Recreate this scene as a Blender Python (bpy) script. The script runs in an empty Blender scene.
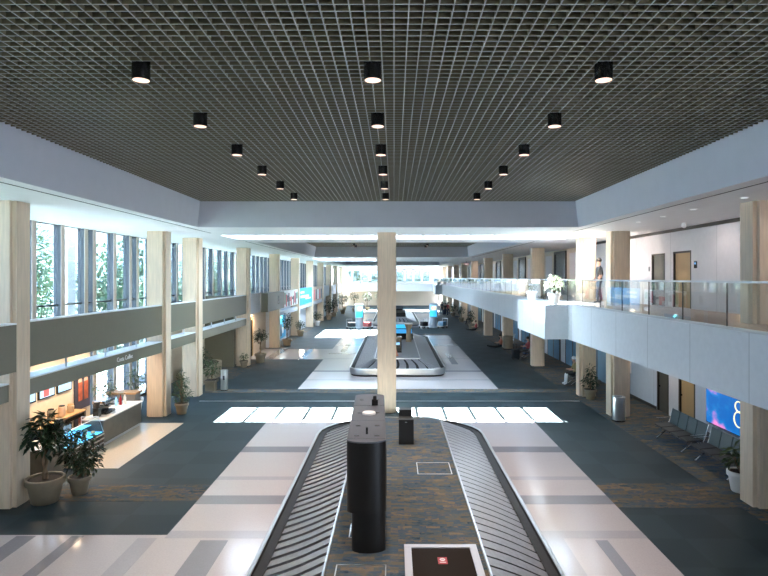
import bpy, bmesh, math, random
from mathutils import Vector, Matrix
S = bpy.context.scene
COL = S.collection
PI = math.pi
R = random.Random(7)
EYE = 5.4          # eye height above the lower floor
SLAB = 4.3         # upper floor level
SOF = 7.2          # soffit level
# ------------------------------------------------------------------ materials
def new_mat(name):
    m = bpy.data.materials.new(name); m.use_nodes = True
    nt = m.node_tree
    return m, nt, nt.nodes['Principled BSDF']
def mat(name, col, rough=.6, metal=0., var=0., scale=8., stretch=(1, 1, 1), bump=0., spec=.5, emit=None, estr=0.):
    m, nt, b = new_mat(name)
    b.inputs['Base Color'].default_value = (*col, 1)
    b.inputs['Roughness'].default_value = rough
    b.inputs['Metallic'].default_value = metal
    b.inputs['Specular IOR Level'].default_value = spec
    if emit:
        b.inputs['Emission Color'].default_value = (*emit, 1)
        b.inputs['Emission Strength'].default_value = estr
    tc = nt.nodes.new('ShaderNodeTexCoord')
    mp = nt.nodes.new('ShaderNodeMapping'); mp.inputs['Scale'].default_value = stretch
    nt.links.new(tc.outputs['Object'], mp.inputs['Vector'])
    n = nt.nodes.new('ShaderNodeTexNoise'); n.inputs['Scale'].default_value = scale; n.inputs['Detail'].default_value = 4
    nt.links.new(mp.outputs[0], n.inputs['Vector'])
    if var > 0:
        rp = nt.nodes.new('ShaderNodeValToRGB')
        rp.color_ramp.elements[0].position = .3; rp.color_ramp.elements[1].position = .7
        rp.color_ramp.elements[0].color = (*[max(0, c*(1-var)) for c in col], 1)
        rp.color_ramp.elements[1].color = (*[min(1, c*(1+var)) for c in col], 1)
        nt.links.new(n.outputs['Fac'], rp.inputs[0]); nt.links.new(rp.outputs[0], b.inputs['Base Color'])
    if bump > 0:
        bp = nt.nodes.new('ShaderNodeBump'); bp.inputs['Strength'].default_value = bump; bp.inputs['Distance'].default_value = .01
        nt.links.new(n.outputs['Fac'], bp.inputs['Height']); nt.links.new(bp.outputs[0], b.inputs['Normal'])
    return m
def glass_mat(name, tint=(1, 1, 1), ior=1.45, boost=1.0, rough=0., base=.03):
    m = bpy.data.materials.new(name); m.use_nodes = True; nt = m.node_tree
    nt.nodes.clear()
    out = nt.nodes.new('ShaderNodeOutputMaterial'); mix = nt.nodes.new('ShaderNodeMixShader')
    tr = nt.nodes.new('ShaderNodeBsdfTransparent'); tr.inputs[0].default_value = (*tint, 1)
    gl = nt.nodes.new('ShaderNodeBsdfGlossy'); gl.inputs['Roughness'].default_value = rough
    fr = nt.nodes.new('ShaderNodeLayerWeight'); fr.inputs[0].default_value = .5
    pw = nt.nodes.new('ShaderNodeMath'); pw.operation = 'POWER'; pw.inputs[1].default_value = 5
    mu = nt.nodes.new('ShaderNodeMath'); mu.operation = 'MULTIPLY_ADD'; mu.inputs[1].default_value = .85*boost; mu.inputs[2].default_value = base; mu.use_clamp = True
    nt.links.new(fr.outputs['Facing'], pw.inputs[0]); nt.links.new(pw.outputs[0], mu.inputs[0]); nt.links.new(mu.outputs[0], mix.inputs[0])
    nt.links.new(tr.outputs[0], mix.inputs[1]); nt.links.new(gl.outputs[0], mix.inputs[2])
    nt.links.new(mix.outputs[0], out.inputs[0])
    return m
def carpet_mat(name, a, b_, size):
    m, nt, b = new_mat(name)
    b.inputs['Roughness'].default_value = .62; b.inputs['Specular IOR Level'].default_value = .35
    tc = nt.nodes.new('ShaderNodeTexCoord')
    ck = nt.nodes.new('ShaderNodeTexChecker'); ck.inputs['Scale'].default_value = 1/size
    ck.inputs[1].default_value = (*a, 1); ck.inputs[2].default_value = (*b_, 1)
    n = nt.nodes.new('ShaderNodeTexNoise'); n.inputs['Scale'].default_value = 40; n.inputs['Detail'].default_value = 6
    mx = nt.nodes.new('ShaderNodeMix'); mx.data_type = 'RGBA'; mx.blend_type = 'MULTIPLY'; mx.inputs[0].default_value = .6
    nt.links.new(tc.outputs['Object'], ck.inputs['Vector']); nt.links.new(tc.outputs['Object'], n.inputs['Vector'])
    nt.links.new(ck.outputs[0], mx.inputs[6]); nt.links.new(n.outputs['Color'], mx.inputs[7])
    g = nt.nodes.new('ShaderNodeBrightContrast'); g.inputs[1].default_value = 0
    nt.links.new(mx.outputs[2], b.inputs['Base Color'])
    return m
def pattern_mat(name, cols, bw=.5, bh=.12):
    """woven brick-like carpet of blue, slate and ochre dashes"""
    m, nt, b = new_mat(name)
    b.inputs['Roughness'].default_value = .95; b.inputs['Specular IOR Level'].default_value = .15
    tc = nt.nodes.new('ShaderNodeTexCoord')
    br = nt.nodes.new('ShaderNodeTexBrick'); br.inputs['Scale'].default_value = 1
    br.inputs['Brick Width'].default_value = bw; br.inputs['Row Height'].default_value = bh; br.inputs['Mortar Size'].default_value = 0
    br.inputs['Color1'].default_value = (0, 0, 0, 1); br.inputs['Color2'].default_value = (1, 1, 1, 1); br.inputs['Bias'].default_value = 0
    nt.links.new(tc.outputs['Object'], br.inputs['Vector'])
    mp = nt.nodes.new('ShaderNodeMapping'); mp.inputs['Scale'].default_value = (3.2, 7, 1)
    nt.links.new(tc.outputs['Object'], mp.inputs['Vector'])
    n = nt.nodes.new('ShaderNodeTexNoise'); n.inputs['Scale'].default_value = 1.6; n.inputs['Detail'].default_value = 5; n.inputs['Roughness'].default_value = .7
    nt.links.new(mp.outputs[0], n.inputs['Vector'])
    mx = nt.nodes.new('ShaderNodeMix'); mx.data_type = 'RGBA'; mx.inputs[0].default_value = .62
    nt.links.new(br.outputs['Color'], mx.inputs[6]); nt.links.new(n.outputs['Fac'], mx.inputs[7])
    rp = nt.nodes.new('ShaderNodeValToRGB')
    el = rp.color_ramp.elements
    k = len(cols)
    el[0].position = .22; el[0].color = (*cols[0], 1); el[1].position = .78; el[1].color = (*cols[-1], 1)
    for i in range(1, k-1):
        e = el.new(.22 + .56*i/(k-1)); e.color = (*cols[i], 1)
    nt.links.new(mx.outputs[2], rp.inputs[0]); nt.links.new(rp.outputs[0], b.inputs['Base Color'])
    return m
def fascia_mat(name, col, pitch, axis=1):
    """precast panels with fine vertical joints"""
    m, nt, b = new_mat(name)
    b.inputs['Roughness'].default_value = .55
    tc = nt.nodes.new('ShaderNodeTexCoord'); sx = nt.nodes.new('ShaderNodeSeparateXYZ')
    nt.links.new(tc.outputs['Object'], sx.inputs[0])
    md = nt.nodes.new('ShaderNodeMath'); md.operation = 'PINGPONG'; md.inputs[1].default_value = pitch/2
    nt.links.new(sx.outputs[axis], md.inputs[0])
    lt = nt.nodes.new('ShaderNodeMath'); lt.operation = 'LESS_THAN'; lt.inputs[1].default_value = .012
    nt.links.new(md.outputs[0], lt.inputs[0])
    n = nt.nodes.new('ShaderNodeTexNoise'); n.inputs['Scale'].default_value = 6; n.inputs['Detail'].default_value = 8
    nt.links.new(tc.outputs['Object'], n.inputs['Vector'])
    rp = nt.nodes.new('ShaderNodeValToRGB'); rp.color_ramp.elements[0].position = .3; rp.color_ramp.elements[1].position = .7
    rp.color_ramp.elements[0].color = (*[c*.94 for c in col], 1); rp.color_ramp.elements[1].color = (*col, 1)
    nt.links.new(n.outputs['Fac'], rp.inputs[0])
    mx = nt.nodes.new('ShaderNodeMix'); mx.data_type = 'RGBA'
    nt.links.new(lt.outputs[0], mx.inputs[0]); nt.links.new(rp.outputs[0], mx.inputs[6]); mx.inputs[7].default_value = (*[c*.6 for c in col], 1)
    nt.links.new(mx.outputs[2], b.inputs['Base Color'])
    return m
M = {}
M['carpet'] = carpet_mat('teal_carpet', (.017, .036, .044), (.025, .048, .057), 1.2)
PC = [(.010, .018, .030), (.028, .052, .075), (.085, .072, .048), (.045, .064, .078), (.030, .052, .082), (.115, .088, .055), (.075, .088, .095)]
M['pattern'] = pattern_mat('patterned_carpet', [(r*1.7, g*1.45, b*1.25) for r, g, b in PC], .45, .13)
PC = [tuple(c*1.55 for c in q) for q in PC]
M['deck'] = pattern_mat('island_carpet', PC, .26, .09)
M['tile'] = mat('terrazzo', (.50, .465, .475), .16, var=.05, scale=30)
M['tile_gray'] = mat('terrazzo_gray', (.25, .25, .28), .16, var=.05, scale=30)
M['tile_mid'] = mat('terrazzo_mid', (.40, .39, .41), .16, var=.05, scale=30)
M['tile_tan'] = mat('tan_tile', (.62, .50, .38), .2, var=.05, scale=20)
M['white'] = mat('white_paint', (.83, .83, .84), .6, var=.02, scale=3)
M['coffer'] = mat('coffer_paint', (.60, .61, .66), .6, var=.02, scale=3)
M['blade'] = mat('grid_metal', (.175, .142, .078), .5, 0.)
M['grid_lit_edge'] = mat('grid_lit_edge_tone', (.38, .37, .34), .4, 0.)  # pale strips put the light caught on the blade bottoms into colour
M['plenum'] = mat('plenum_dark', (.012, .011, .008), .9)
M['stone'] = mat('cream_stone', (.71, .565, .415), .45, var=.09, scale=3, stretch=(6, 6, .5))
M['fascia'] = fascia_mat('balcony_precast', (.74, .77, .80), 2.3)
M['panel'] = mat('olive_panel', (.155, .145, .10), .4, var=.03)
M['lit_top_cap'] = mat('lit_top_cap', (.80, .82, .82), .35)  # pale tone stands for light reflected off the panel and band tops
M['wall'] = fascia_mat('wall_paint', (.70, .66, .66), 3.1)
M['wall_lo'] = fascia_mat('wall_lower_paint', (.66, .68, .72), 2.4)
M['cream'] = mat('cream_wall', (.66, .56, .44), .6, var=.04)
M['mull'] = mat('mullion_edge', (.52, .44, .38), .45)
M['bronze'] = mat('bronze_frame', (.07, .06, .05), .4, .5)
M['glass'] = glass_mat('window_glass', (.93, .97, .98))
M['tint_glass'] = glass_mat('tinted_glass', (.42, .48, .53))
M['rail_glass'] = glass_mat('rail_glass', (.93, .97, .97), 1.5, 1.2, 0., .09)
M['case_glass'] = glass_mat('case_glass', (.85, .95, 1.0))
M['steel'] = mat('steel', (.60, .62, .64), .28, 1.)
M['chrome'] = mat('chrome', (.75, .76, .78), .15, 1.)
M['rubber'] = mat('black_rubber', (.013, .012, .011), .6, spec=.3)
M['slat'] = mat('belt_plate', (.34, .345, .37), .30, .55, var=.12, scale=14)
M['bumper'] = mat('bumper_metal', (.42, .43, .43), .35, .8)
M['trim'] = mat('satin_trim', (.66, .66, .66), .3, .9)
M['black'] = mat('black_gloss', (.012, .011, .010), .25)
M['black_matte'] = mat('black_matte', (.010, .010, .010), .6)
M['kiosk_black'] = mat('kiosk_black', (.008, .007, .006), .38, spec=.3)
M['mull_shaded'] = mat('mullion_shaded', (.075, .085, .10), .5)  # dark tone carries the shade on the camera-facing mullion sides
M['kiosk_gray'] = mat('kiosk_gray', (.42, .47, .52), .35)
M['slate_top'] = mat('slate_top', (.075, .080, .095), .5, spec=.3)
M['graytop'] = mat('kiosk_top', (.22, .225, .24), .4)
M['white_plastic'] = mat('white_plastic', (.82, .80, .80), .4)
M['red'] = mat('red_print', (.36, .008, .012), .4)
M['brown'] = mat('brown_board', (.016, .011, .008), .8, spec=.15)
M['silver'] = mat('silver_frame', (.62, .61, .64), .4, .6)
M['pot'] = mat('cream_pot', (.25, .20, .135), .55, var=.06)
M['pot_white'] = mat('white_pot', (.80, .78, .76), .5)
M['pot_tan'] = mat('tan_pot', (.42, .30, .19), .6, var=.08)
M['soil'] = mat('soil', (.035, .022, .014), .95, var=.3, scale=30)
M['leaf'] = mat('dark_leaf', (.018, .042, .014), .38, var=.5, scale=4)
M['leaf_light'] = mat('mid_leaf', (.055, .09, .032), .42, var=.4, scale=4)
M['leaf_pale'] = mat('pale_leaf', (.55, .62, .48), .5, var=.2, scale=4)
M['leaf_out'] = mat('outdoor_leaf', (.10, .17, .10), .6, var=.5, scale=1.5)
M['bark'] = mat('bark', (.20, .14, .085), .9, var=.3, scale=6)
M['seat'] = mat('seat_teal', (.045, .075, .080), .38)
M['seat_dark'] = mat('seat_cushion', (.02, .02, .02), .5)
M['door_olive'] = mat('door_olive', (.085, .08, .06), .5)
M['door_tan'] = mat('door_tan', (.42, .27, .12), .45, var=.06, scale=2, stretch=(4, 4, .4))
M['upfloor'] = mat('upper_carpet', (.42, .34, .30), .8, var=.15, scale=12)
M['counter'] = mat('counter_front', (.10, .085, .062), .35, var=.2, scale=3)
M['counter_top'] = mat('counter_top', (.74, .70, .66), .2)
M['wood'] = mat('wood', (.48, .29, .14), .45, var=.15, scale=4, stretch=(1, 6, 1))
M['glow_blue'] = mat('case_light', (.1, .5, .8), .4, emit=(.05, .42, .85), estr=.6)
M['glow_white'] = mat('lamp_white', (1, 1, 1), .4, emit=(.8, .93, 1), estr=.6)
M['lamp_warm'] = mat('lamp_warm', (1, .8, .65), .4, emit=(1, .66, .50), estr=.55)
M['scr_blue'] = mat('screen_blue', (.05, .3, .6), .3, emit=(.06, .34, .70), estr=.4)
M['scr_pale'] = mat('screen_pale', (.3, .5, .7), .3, emit=(.14, .38, .72), estr=.5)
M['scr_cyan'] = mat('screen_cyan', (.05, .5, .8), .3, emit=(.04, .42, .80), estr=.5)
M['scr_white'] = mat('screen_white', (.8, .8, .8), .3, emit=(.85, .85, .80), estr=.8)
M['scr_orange'] = mat('screen_orange', (.7, .25, .1), .3, emit=(.8, .25, .10), estr=.7)
M['scr_yellow'] = mat('screen_yellow', (.8, .75, .45), .3, emit=(.85, .75, .40), estr=.5)
M['cyan_print'] = mat('cyan_print', (.03, .36, .66), .5)
M['red_print'] = mat('redpink_print', (.62, .12, .14), .5)
M['print_dark'] = mat('dark_print', (.05, .05, .08), .5)
M['print_white'] = mat('white_print', (.85, .85, .85), .5)
M['print_green'] = mat('green_print', (.12, .35, .20), .5)
M['print_tan'] = mat('tan_print', (.55, .38, .26), .5)
M['drink'] = mat('drink_print', (.40, .10, .05), .5, var=.4, scale=5)
M['foam'] = mat('foam_print', (.75, .45, .35), .5)
M['skin'] = mat('skin', (.52, .30, .21), .55)
M['hair'] = mat('hair', (.06, .035, .02), .7)
M['navy'] = mat('navy_cloth', (.02, .03, .06), .85)
M['khaki'] = mat('khaki_cloth', (.30, .24, .10), .85)
M['charcoal'] = mat('charcoal_cloth', (.02, .02, .022), .85)
M['red_cloth'] = mat('red_cloth', (.42, .08, .08), .85)
M['white_cloth'] = mat('white_cloth', (.75, .75, .78), .85)
M['orange_cloth'] = mat('orange_cloth', (.55, .20, .12), .85)
M['blue_bag'] = mat('blue_bag', (.02, .07, .20), .6)
M['pave'] = mat('pavement', (.36, .38, .40), .9, var=.08, scale=1)
M['grass'] = mat('grass', (.22, .26, .18), .95, var=.3, scale=2)
M['ext_white'] = mat('exterior_concrete', (.80, .78, .74), .8)
M['yellow'] = mat('yellow_tape', (.75, .50, .02), .5)
M['blueglass'] = mat('blue_glass', (.16, .30, .42), .12, var=.1, scale=1)
# screen with drifting pink clouds
def cloud_mat():
    m, nt, b = new_mat('cloud_screen')
    b.inputs['Roughness'].default_value = .25
    tc = nt.nodes.new('ShaderNodeTexCoord'); mp = nt.nodes.new('ShaderNodeMapping'); mp.inputs['Scale'].default_value = (1, .75, 1.5)
    mp.inputs['Location'].default_value = (0, .4, .55)
    n = nt.nodes.new('ShaderNodeTexNoise'); n.inputs['Scale'].default_value = 1.25; n.inputs['Detail'].default_value = 5
    rp = nt.nodes.new('ShaderNodeValToRGB'); e = rp.color_ramp.elements
    e[0].position = .46; e[0].color = (.005, .13, .50, 1); e[1].position = .68; e[1].color = (.95, .28, .68, 1)
    q = e.new(.55); q.color = (.01, .20, .60, 1); q = e.new(.61); q.color = (.30, .22, .66, 1)
    nt.links.new(tc.outputs['Object'], mp.inputs[0]); nt.links.new(mp.outputs[0], n.inputs['Vector']); nt.links.new(n.outputs['Fac'], rp.inputs[0])
    nt.links.new(rp.outputs[0], b.inputs['Emission Color']); b.inputs['Emission Strength'].default_value = .42
    b.inputs['Base Color'].default_value = (.02, .05, .1, 1)
    return m
M['cloud'] = cloud_mat()
# ------------------------------------------------------------------ mesh builder
class MB:
    def __init__(s): s.bm = bmesh.new(); s.mi = 0
    def f(s, vs):
        try:
            q = s.bm.faces.new(vs); q.material_index = s.mi; return q
        except ValueError: return None
    def v(s, p): return s.bm.verts.new(p)
    def box(s, a, b):
        x0, y0, z0 = a; x1, y1, z1 = b
        v = [s.v(p) for p in ((x0,y0,z0),(x1,y0,z0),(x1,y1,z0),(x0,y1,z0),(x0,y0,z1),(x1,y0,z1),(x1,y1,z1),(x0,y1,z1))]
        for q in ((0,3,2,1),(4,5,6,7),(0,1,5,4),(1,2,6,5),(2,3,7,6),(3,0,4,7)): s.f([v[i] for i in q])
        return s
    def cbox(s, c, d, rz=0, ry=0, rx=0):
        mt = Matrix.Translation(c) @ Matrix.Rotation(rz,4,'Z') @ Matrix.Rotation(ry,4,'Y') @ Matrix.Rotation(rx,4,'X')
        v = [s.v(mt @ Vector((sx*d[0]/2, sy*d[1]/2, sz*d[2]/2))) for sz in (-1,1) for sx, sy in ((-1,-1),(1,-1),(1,1),(-1,1))]
        for q in ((0,3,2,1),(4,5,6,7),(0,1,5,4),(1,2,6,5),(2,3,7,6),(3,0,4,7)): s.f([v[i] for i in q])
        return s
    def prism(s, pts, z0, z1):
        a = [s.v((x,y,z0)) for x,y in pts]; b = [s.v((x,y,z1)) for x,y in pts]
        n = len(pts); s.f(a[::-1]); s.f(b)
        for i in range(n): s.f([a[i], a[(i+1)%n], b[(i+1)%n], b[i]])
        return s
    def lathe(s, prof, c=(0,0,0), n=20, cap=True):
        rings = []
        for r, z in prof:
            rings.append([s.v((c[0]+r*math.cos(2*PI*i/n), c[1]+r*math.sin(2*PI*i/n), c[2]+z)) for i in range(n)])
        for a, b in zip(rings, rings[1:]):
            for i in range(n): s.f([a[i], a[(i+1)%n], b[(i+1)%n], b[i]])
        if cap: s.f(rings[0][::-1]); s.f(rings[-1])
        return s
    def tube(s, pts, r, n=8, r2=None):
        pts = [Vector(p) for p in pts]; rings = []
        for k, p in enumerate(pts):
            d = (pts[min(k+1, len(pts)-1)] - pts[max(k-1, 0)]).normalized()
            u = d.orthogonal().normalized() if abs(d.z) < .99 else Vector((1,0,0)); u = (u - d*u.dot(d)).normalized(); w = d.cross(u)
            rr = r if r2 is None else r + (r2-r)*k/max(1, len(pts)-1)
            rings.append([s.v(p + u*rr*math.cos(2*PI*i/n) + w*rr*math.sin(2*PI*i/n)) for i in range(n)])
        for a, b in zip(rings, rings[1:]):
            for i in range(n): s.f([a[i], a[(i+1)%n], b[(i+1)%n], b[i]])
        s.f(rings[0][::-1]); s.f(rings[-1])
        return s
    def quad(s, *p): s.f([s.v(q) for q in p]); return s
    def leaf(s, p, d, up, L, W):
        d = d.normalized(); sd = d.cross(up)
        if sd.length < 1e-3: sd = d.orthogonal()
        sd.normalize(); nn = sd.cross(d)
        m = p + d*L*.5 + nn*L*.08; e = p + d*L - nn*L*.06
        a, b, c, q = s.v(p), s.v(m + sd*W/2), s.v(e), s.v(m - sd*W/2)
        s.f([a, b, c]); s.f([a, c, q]); return s
    def build(s, name, mats, parent=None, loc=(0,0,0), rz=0, smooth=False, bevel=0, struct=False):
        bmesh.ops.recalc_face_normals(s.bm, faces=s.bm.faces)
        me = bpy.data.meshes.new(name); s.bm.to_mesh(me); s.bm.free()
        for m in (mats if isinstance(mats, (list, tuple)) else [mats]): me.materials.append(m)
        if smooth:
            for p in me.polygons: p.use_smooth = True
            me.set_sharp_from_angle(angle=math.radians(40))
        o = bpy.data.objects.new(name, me); COL.objects.link(o)
        o.location = loc; o.rotation_euler = (0, 0, rz)
        if parent: o.parent = parent
        if bevel:
            bv = o.modifiers.new('bevel', 'BEVEL'); bv.width = bevel; bv.segments = 2; bv.limit_method = 'ANGLE'
        if struct: o['kind'] = 'structure'
        return o
def thing(name, label, cat, loc=(0,0,0), rz=0, group=None):
    o = bpy.data.objects.new(name, None); COL.objects.link(o); o.empty_display_size = .2
    o.location = loc; o.rotation_euler = (0,0,rz); o['label'] = label; o['category'] = cat
    if group: o['group'] = group
    return o
def tag(o, label, cat, group=None):
    o['label'] = label; o['category'] = cat
    if group: o['group'] = group
    return o
def dup(root, loc, rz=None, label=None, group=None):
    r = root.copy(); COL.objects.link(r); r.location = loc
    if rz is not None: r.rotation_euler = (0,0,rz)
    if label: r['label'] = label
    if group: r['group'] = group
    for ch in list(root.children):
        c = ch.copy(); COL.objects.link(c); c.parent = r
        for g in list(ch.children):
            d = g.copy(); COL.objects.link(d); d.parent = c
    return r
def ordn(i): return ['first','second','third','fourth','fifth','sixth','seventh','eighth','ninth','tenth','eleventh','twelfth','thirteenth'][i]
# ------------------------------------------------------------------ floors
MB().box((-12, -7, -.3), (11.6, 128, 0)).build('floor', M['carpet'], struct=True)
def slabs(name, m, rects, z=.006):
    b = MB()
    for x0, x1, y0, y1 in rects: b.box((x0, y0, -.02), (x1, y1, z))
    return b.build(name, m, struct=True)
slabs('patterned_carpet', M['pattern'], [(8.15, 11.2, 1, 27.2), (5.25, 8.15, 13.6, 15.2), (-9.0, -4.75, 14.0, 15.1), (8.15, 10.9, 28.9, 104),
      (-9.0, 10.9, 27.2, 28.05), (-11.4, -8.6, 31, 38.2), (-11.4, -8.6, 44, 100), (-4.6, 5.0, 54.0, 55.2), (-8.6, 8.15, 92, 94)], .004)
slabs('terrazzo_floor', M['tile'], [(-4.75, 5.25, 2.0, 22.0), (-11.4, -4.75, 5.5, 12.15), (-4.65, 5.05, 28.1, 54), (-11.4, -4.65, 38.3, 43.8), (-4.65, 5.05, 63, 86)], .006)
slabs('terrazzo_dark_bands', M['tile_gray'], [(-4.75, 5.25, 13.8, 14.35), (-4.75, 5.25, 17.9, 18.5), (-3.97, -3.4, 5.5, 11.9), (4.13, 4.38, 2, 11.9), (-7.87, -7.47, 5.5, 12.1), (-6.72, -6.46, 5.5, 12.1),
      (-4.65, 5.05, 33.2, 33.6), (-4.65, -2.6, 41, 41.3), (3.6, 4.0, 36, 41), (-4.65, 5.05, 46.0, 46.5), (-8.6, -8.0, 38.3, 43.8), (-6.4, -6.0, 38.3, 43.8), (-3.9, -3.5, 42, 53)], .009)
slabs('terrazzo_light_bands', M['tile_mid'], [(-4.75, 5.25, 15.45, 15.72), (-4.75, 5.25, 12.0, 12.35), (-5.3, -4.9, 5.5, 12.0), (2.9, 3.5, 2, 12.0), (-4.65, 5.05, 30.4, 30.7), (-4.65, 5.05, 38.3, 38.6), (-4.65, 5.05, 50, 50.4), (-10.4, -10.0, 38.3, 43.8)], .0085)
slabs('cafe_tile', M['tile_tan'], [(-11.4, -7.8, 16.4, 21.5)], .008)
slabs('expansion_joint', M['trim'], [(-8.5, 8.1, 25.28, 25.36)], .012)
# outdoors on the left
MB().box((-80, -30, -.6), (-12, 150, -.3)).build('pavement', M['pave'], struct=True)
MB().box((-40, -10, -.3), (-17, 140, -.22)).build('lawn', M['grass'], struct=True)
# ------------------------------------------------------------------ ceiling
COFFERS = [(-.8, 20.8), (29.8, 51.4), (66.5, 84)]
SKY = [(-7.4, 7.9, 24.72, 27.2), (-7.8, -1.9, 55.2, 63.2), (-7.2, 7.4, 95, 100.5)]
CX0, CX1 = -7.05, 6.61
holes = [(CX0, CX1, a, b) for a, b in COFFERS] + SKY
b = MB()
ys = sorted({-7., 128.} | {h[2] for h in holes} | {h[3] for h in holes})
for y0, y1 in zip(ys, ys[1:]):
    hs = sorted([(h[0], h[1]) for h in holes if h[2] <= y0+1e-6 and h[3] >= y1-1e-6])
    x = -12.0
    for a, c in hs: b.box((x, y0, SOF), (a, y1, SOF+.22)); x = c
    b.box((x, y0, SOF), (11.4, y1, SOF+.22))
b.build('ceiling', M['white'], struct=True)
GZ = 8.11
def coffer(k, y0, y1):
    b = MB(); fl = .18
    def side(p, q, ip, iq, n):     # p,q bottom edge; ip,iq top edge; n outward
        z0, z1 = SOF+.002, GZ+.25
        P = [Vector((*p, z0)), Vector((*q, z0)), Vector((*iq, z1)), Vector((*ip, z1))]
        N = Vector((*n, 0))*.12
        v = [b.v(a) for a in P] + [b.v(a+N+ (Vector((n[0]*fl, n[1]*fl, 0)) if i > 1 else Vector())) for i, a in enumerate(P)]
        for f in ((0,1,2,3),(4,7,6,5),(0,4,5,1),(1,5,6,2),(2,6,7,3),(3,7,4,0)): b.f([v[i] for i in f])
    side((CX0,y0),(CX0,y1),(CX0+fl,y0+fl),(CX0+fl,y1-fl),(-1,0))
    side((CX1,y0),(CX1,y1),(CX1-fl,y0+fl),(CX1-fl,y1-fl),(1,0))
    side((CX0,y0),(CX1,y0),(CX0+fl,y0+fl),(CX1-fl,y0+fl),(0,-1))
    side((CX0,y1),(CX1,y1),(CX0+fl,y1-fl),(CX1-fl,y1-fl),(0,1))
    b.build('ceiling_coffer', M['coffer'], struct=True)
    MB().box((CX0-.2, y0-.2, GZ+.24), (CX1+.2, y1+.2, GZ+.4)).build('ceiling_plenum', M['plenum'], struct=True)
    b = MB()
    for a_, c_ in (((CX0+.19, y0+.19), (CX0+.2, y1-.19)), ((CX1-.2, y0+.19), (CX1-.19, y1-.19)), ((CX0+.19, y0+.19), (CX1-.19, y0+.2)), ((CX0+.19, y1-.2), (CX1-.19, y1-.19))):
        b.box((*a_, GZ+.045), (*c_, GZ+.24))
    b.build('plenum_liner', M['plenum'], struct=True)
    b = MB(); t = .007; c = .15
    x = math.ceil((CX0+.2)/c)*c
    while x < CX1-.18: b.box((x-t, y0+.18, GZ), (x+t, y1-.18, GZ+.05)); x += c
    y = y0 + .25
    while y < y1-.2: b.box((CX0+.18, y-t, GZ+.0008), (CX1-.18, y+t, GZ+.0492)); y += c
    g = b.build('ceiling_grid', M['blade'], struct=True)
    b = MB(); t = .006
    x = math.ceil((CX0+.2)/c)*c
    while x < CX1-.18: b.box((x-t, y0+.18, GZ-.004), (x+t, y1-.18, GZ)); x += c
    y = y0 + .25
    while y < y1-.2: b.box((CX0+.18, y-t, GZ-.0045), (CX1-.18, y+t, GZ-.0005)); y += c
    b.build('grid_lit_edge', M['grid_lit_edge'], g)
    return g
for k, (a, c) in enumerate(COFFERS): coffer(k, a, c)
# black slot diffusers in the soffit
for i, (x, y0, y1) in enumerate([(7.02, -3, 23.5), (-7.42, -3, 23.5), (7.02, 29, 52), (-7.42, 29, 52)]):
    MB().box((x-.02, y0, SOF-.006), (x+.02, y1, SOF+.01)).build('ceiling_slot', M['black_matte'], struct=True)
# skylights: glass over bars
for i, (x0, x1, y0, y1) in enumerate(SKY):
    b = MB(); n = max(2, round((x1-x0)/1.09))
    for k in range(1, n):
        x = x0 + (x1-x0)*k/n; b.box((x-.055, y0, SOF+.12), (x+.055, y1, SOF+.20))
    o = b.build('skylight_frame', M['white'], struct=True)
    MB().box((x0, y0, SOF+.205), (x1, y1, SOF+.215)).build('skylight_glass', M['glass'], o)
# ------------------------------------------------------------------ columns
def column_mesh():
    b = MB(); w, d, n = .375, .35, .10
    b.prism([(-w+n,-d),(w-n,-d),(w-n,-d+n),(w,-d+n),(w,d-n),(w-n,d-n),(w-n,d),(-w+n,d),(-w+n,d-n),(-w,d-n),(-w,-d+n),(-w+n,-d+n)], 0, SOF)
    return b
col0 = column_mesh().build('column', M['stone'])
COLY = [4.95, 13.87, 22.8, 26.6, 35.6, 44.9, 54.2, 63.5, 72.8, 82.1, 91.4, 100.7, 110.]
used = False
for side, X in (('left', -9.235), ('right', 8.8)):
    for i, y in enumerate(COLY):
        if i == 0: continue
        o = col0 if not used else col0.copy()
        if used: COL.objects.link(o)
        used = True
        o.location = (X, y, 0)
        where = {('left',1): 'nearest cream stone column on the left, behind the two big potted plants',
                 ('right',1): 'nearest cream stone column on the right, at the frame edge by the blue screen',
                 ('left',2): 'cream stone column standing at the far end of the coffee bar',
                 ('right',2): 'cream stone column with a steel bin at its foot'}.get((side, i),
                 f'{ordn(i-1)} cream stone column back along the {side} row')
        if i >= 9: where = f'far cream stone column near the end of the {side} row'
        tag(o, where, 'column', f'columns of the {side} row')
o = col0.copy(); COL.objects.link(o); o.location = (-.29, 23.45, 0); tag(o, 'lone cream stone column standing behind the near carousel in mid hall', 'column')
# ------------------------------------------------------------------ right balcony
b = MB()
b.box((7.04, 1, 2.9), (11.2, 107, SLAB)).box((6.1, 23.45, 2.9), (7.05, 28.6, SLAB)).box((6.1, 85, 2.9), (7.05, 89.5, SLAB))
b.build('balcony_slab', M['fascia'], struct=True)
MB().box((7.3, 1, SLAB-.01), (11.2, 107, SLAB+.006)).build('upper_floor', M['upfloor'], struct=True)
bal = thing('glass_balustrade', 'long glass balustrade with steel handrail along the right balcony edge', 'balustrade', (7.12, 1, SLAB))
y = 0.
ng = 0
while y < 102 and ng < 54:
    L = 1.9
    MB().box((-.007, y+.012, .03), (.007, y+L-.012, .99)).build('glass_panel', M['rail_glass'], bal)
    MB().box((-.012, y+L-.010, .05), (.012, y+L+.010, .985)).build('joint_strip', M['bronze'], bal)
    y += L; ng += 1
MB().box((-.035, 0, .985), (.035, y, 1.03)).build('handrail', M['steel'], bal)
MB().box((-.045, 0, -.002), (.045, y, .06)).build('base_rail', M['steel'], bal)
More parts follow.
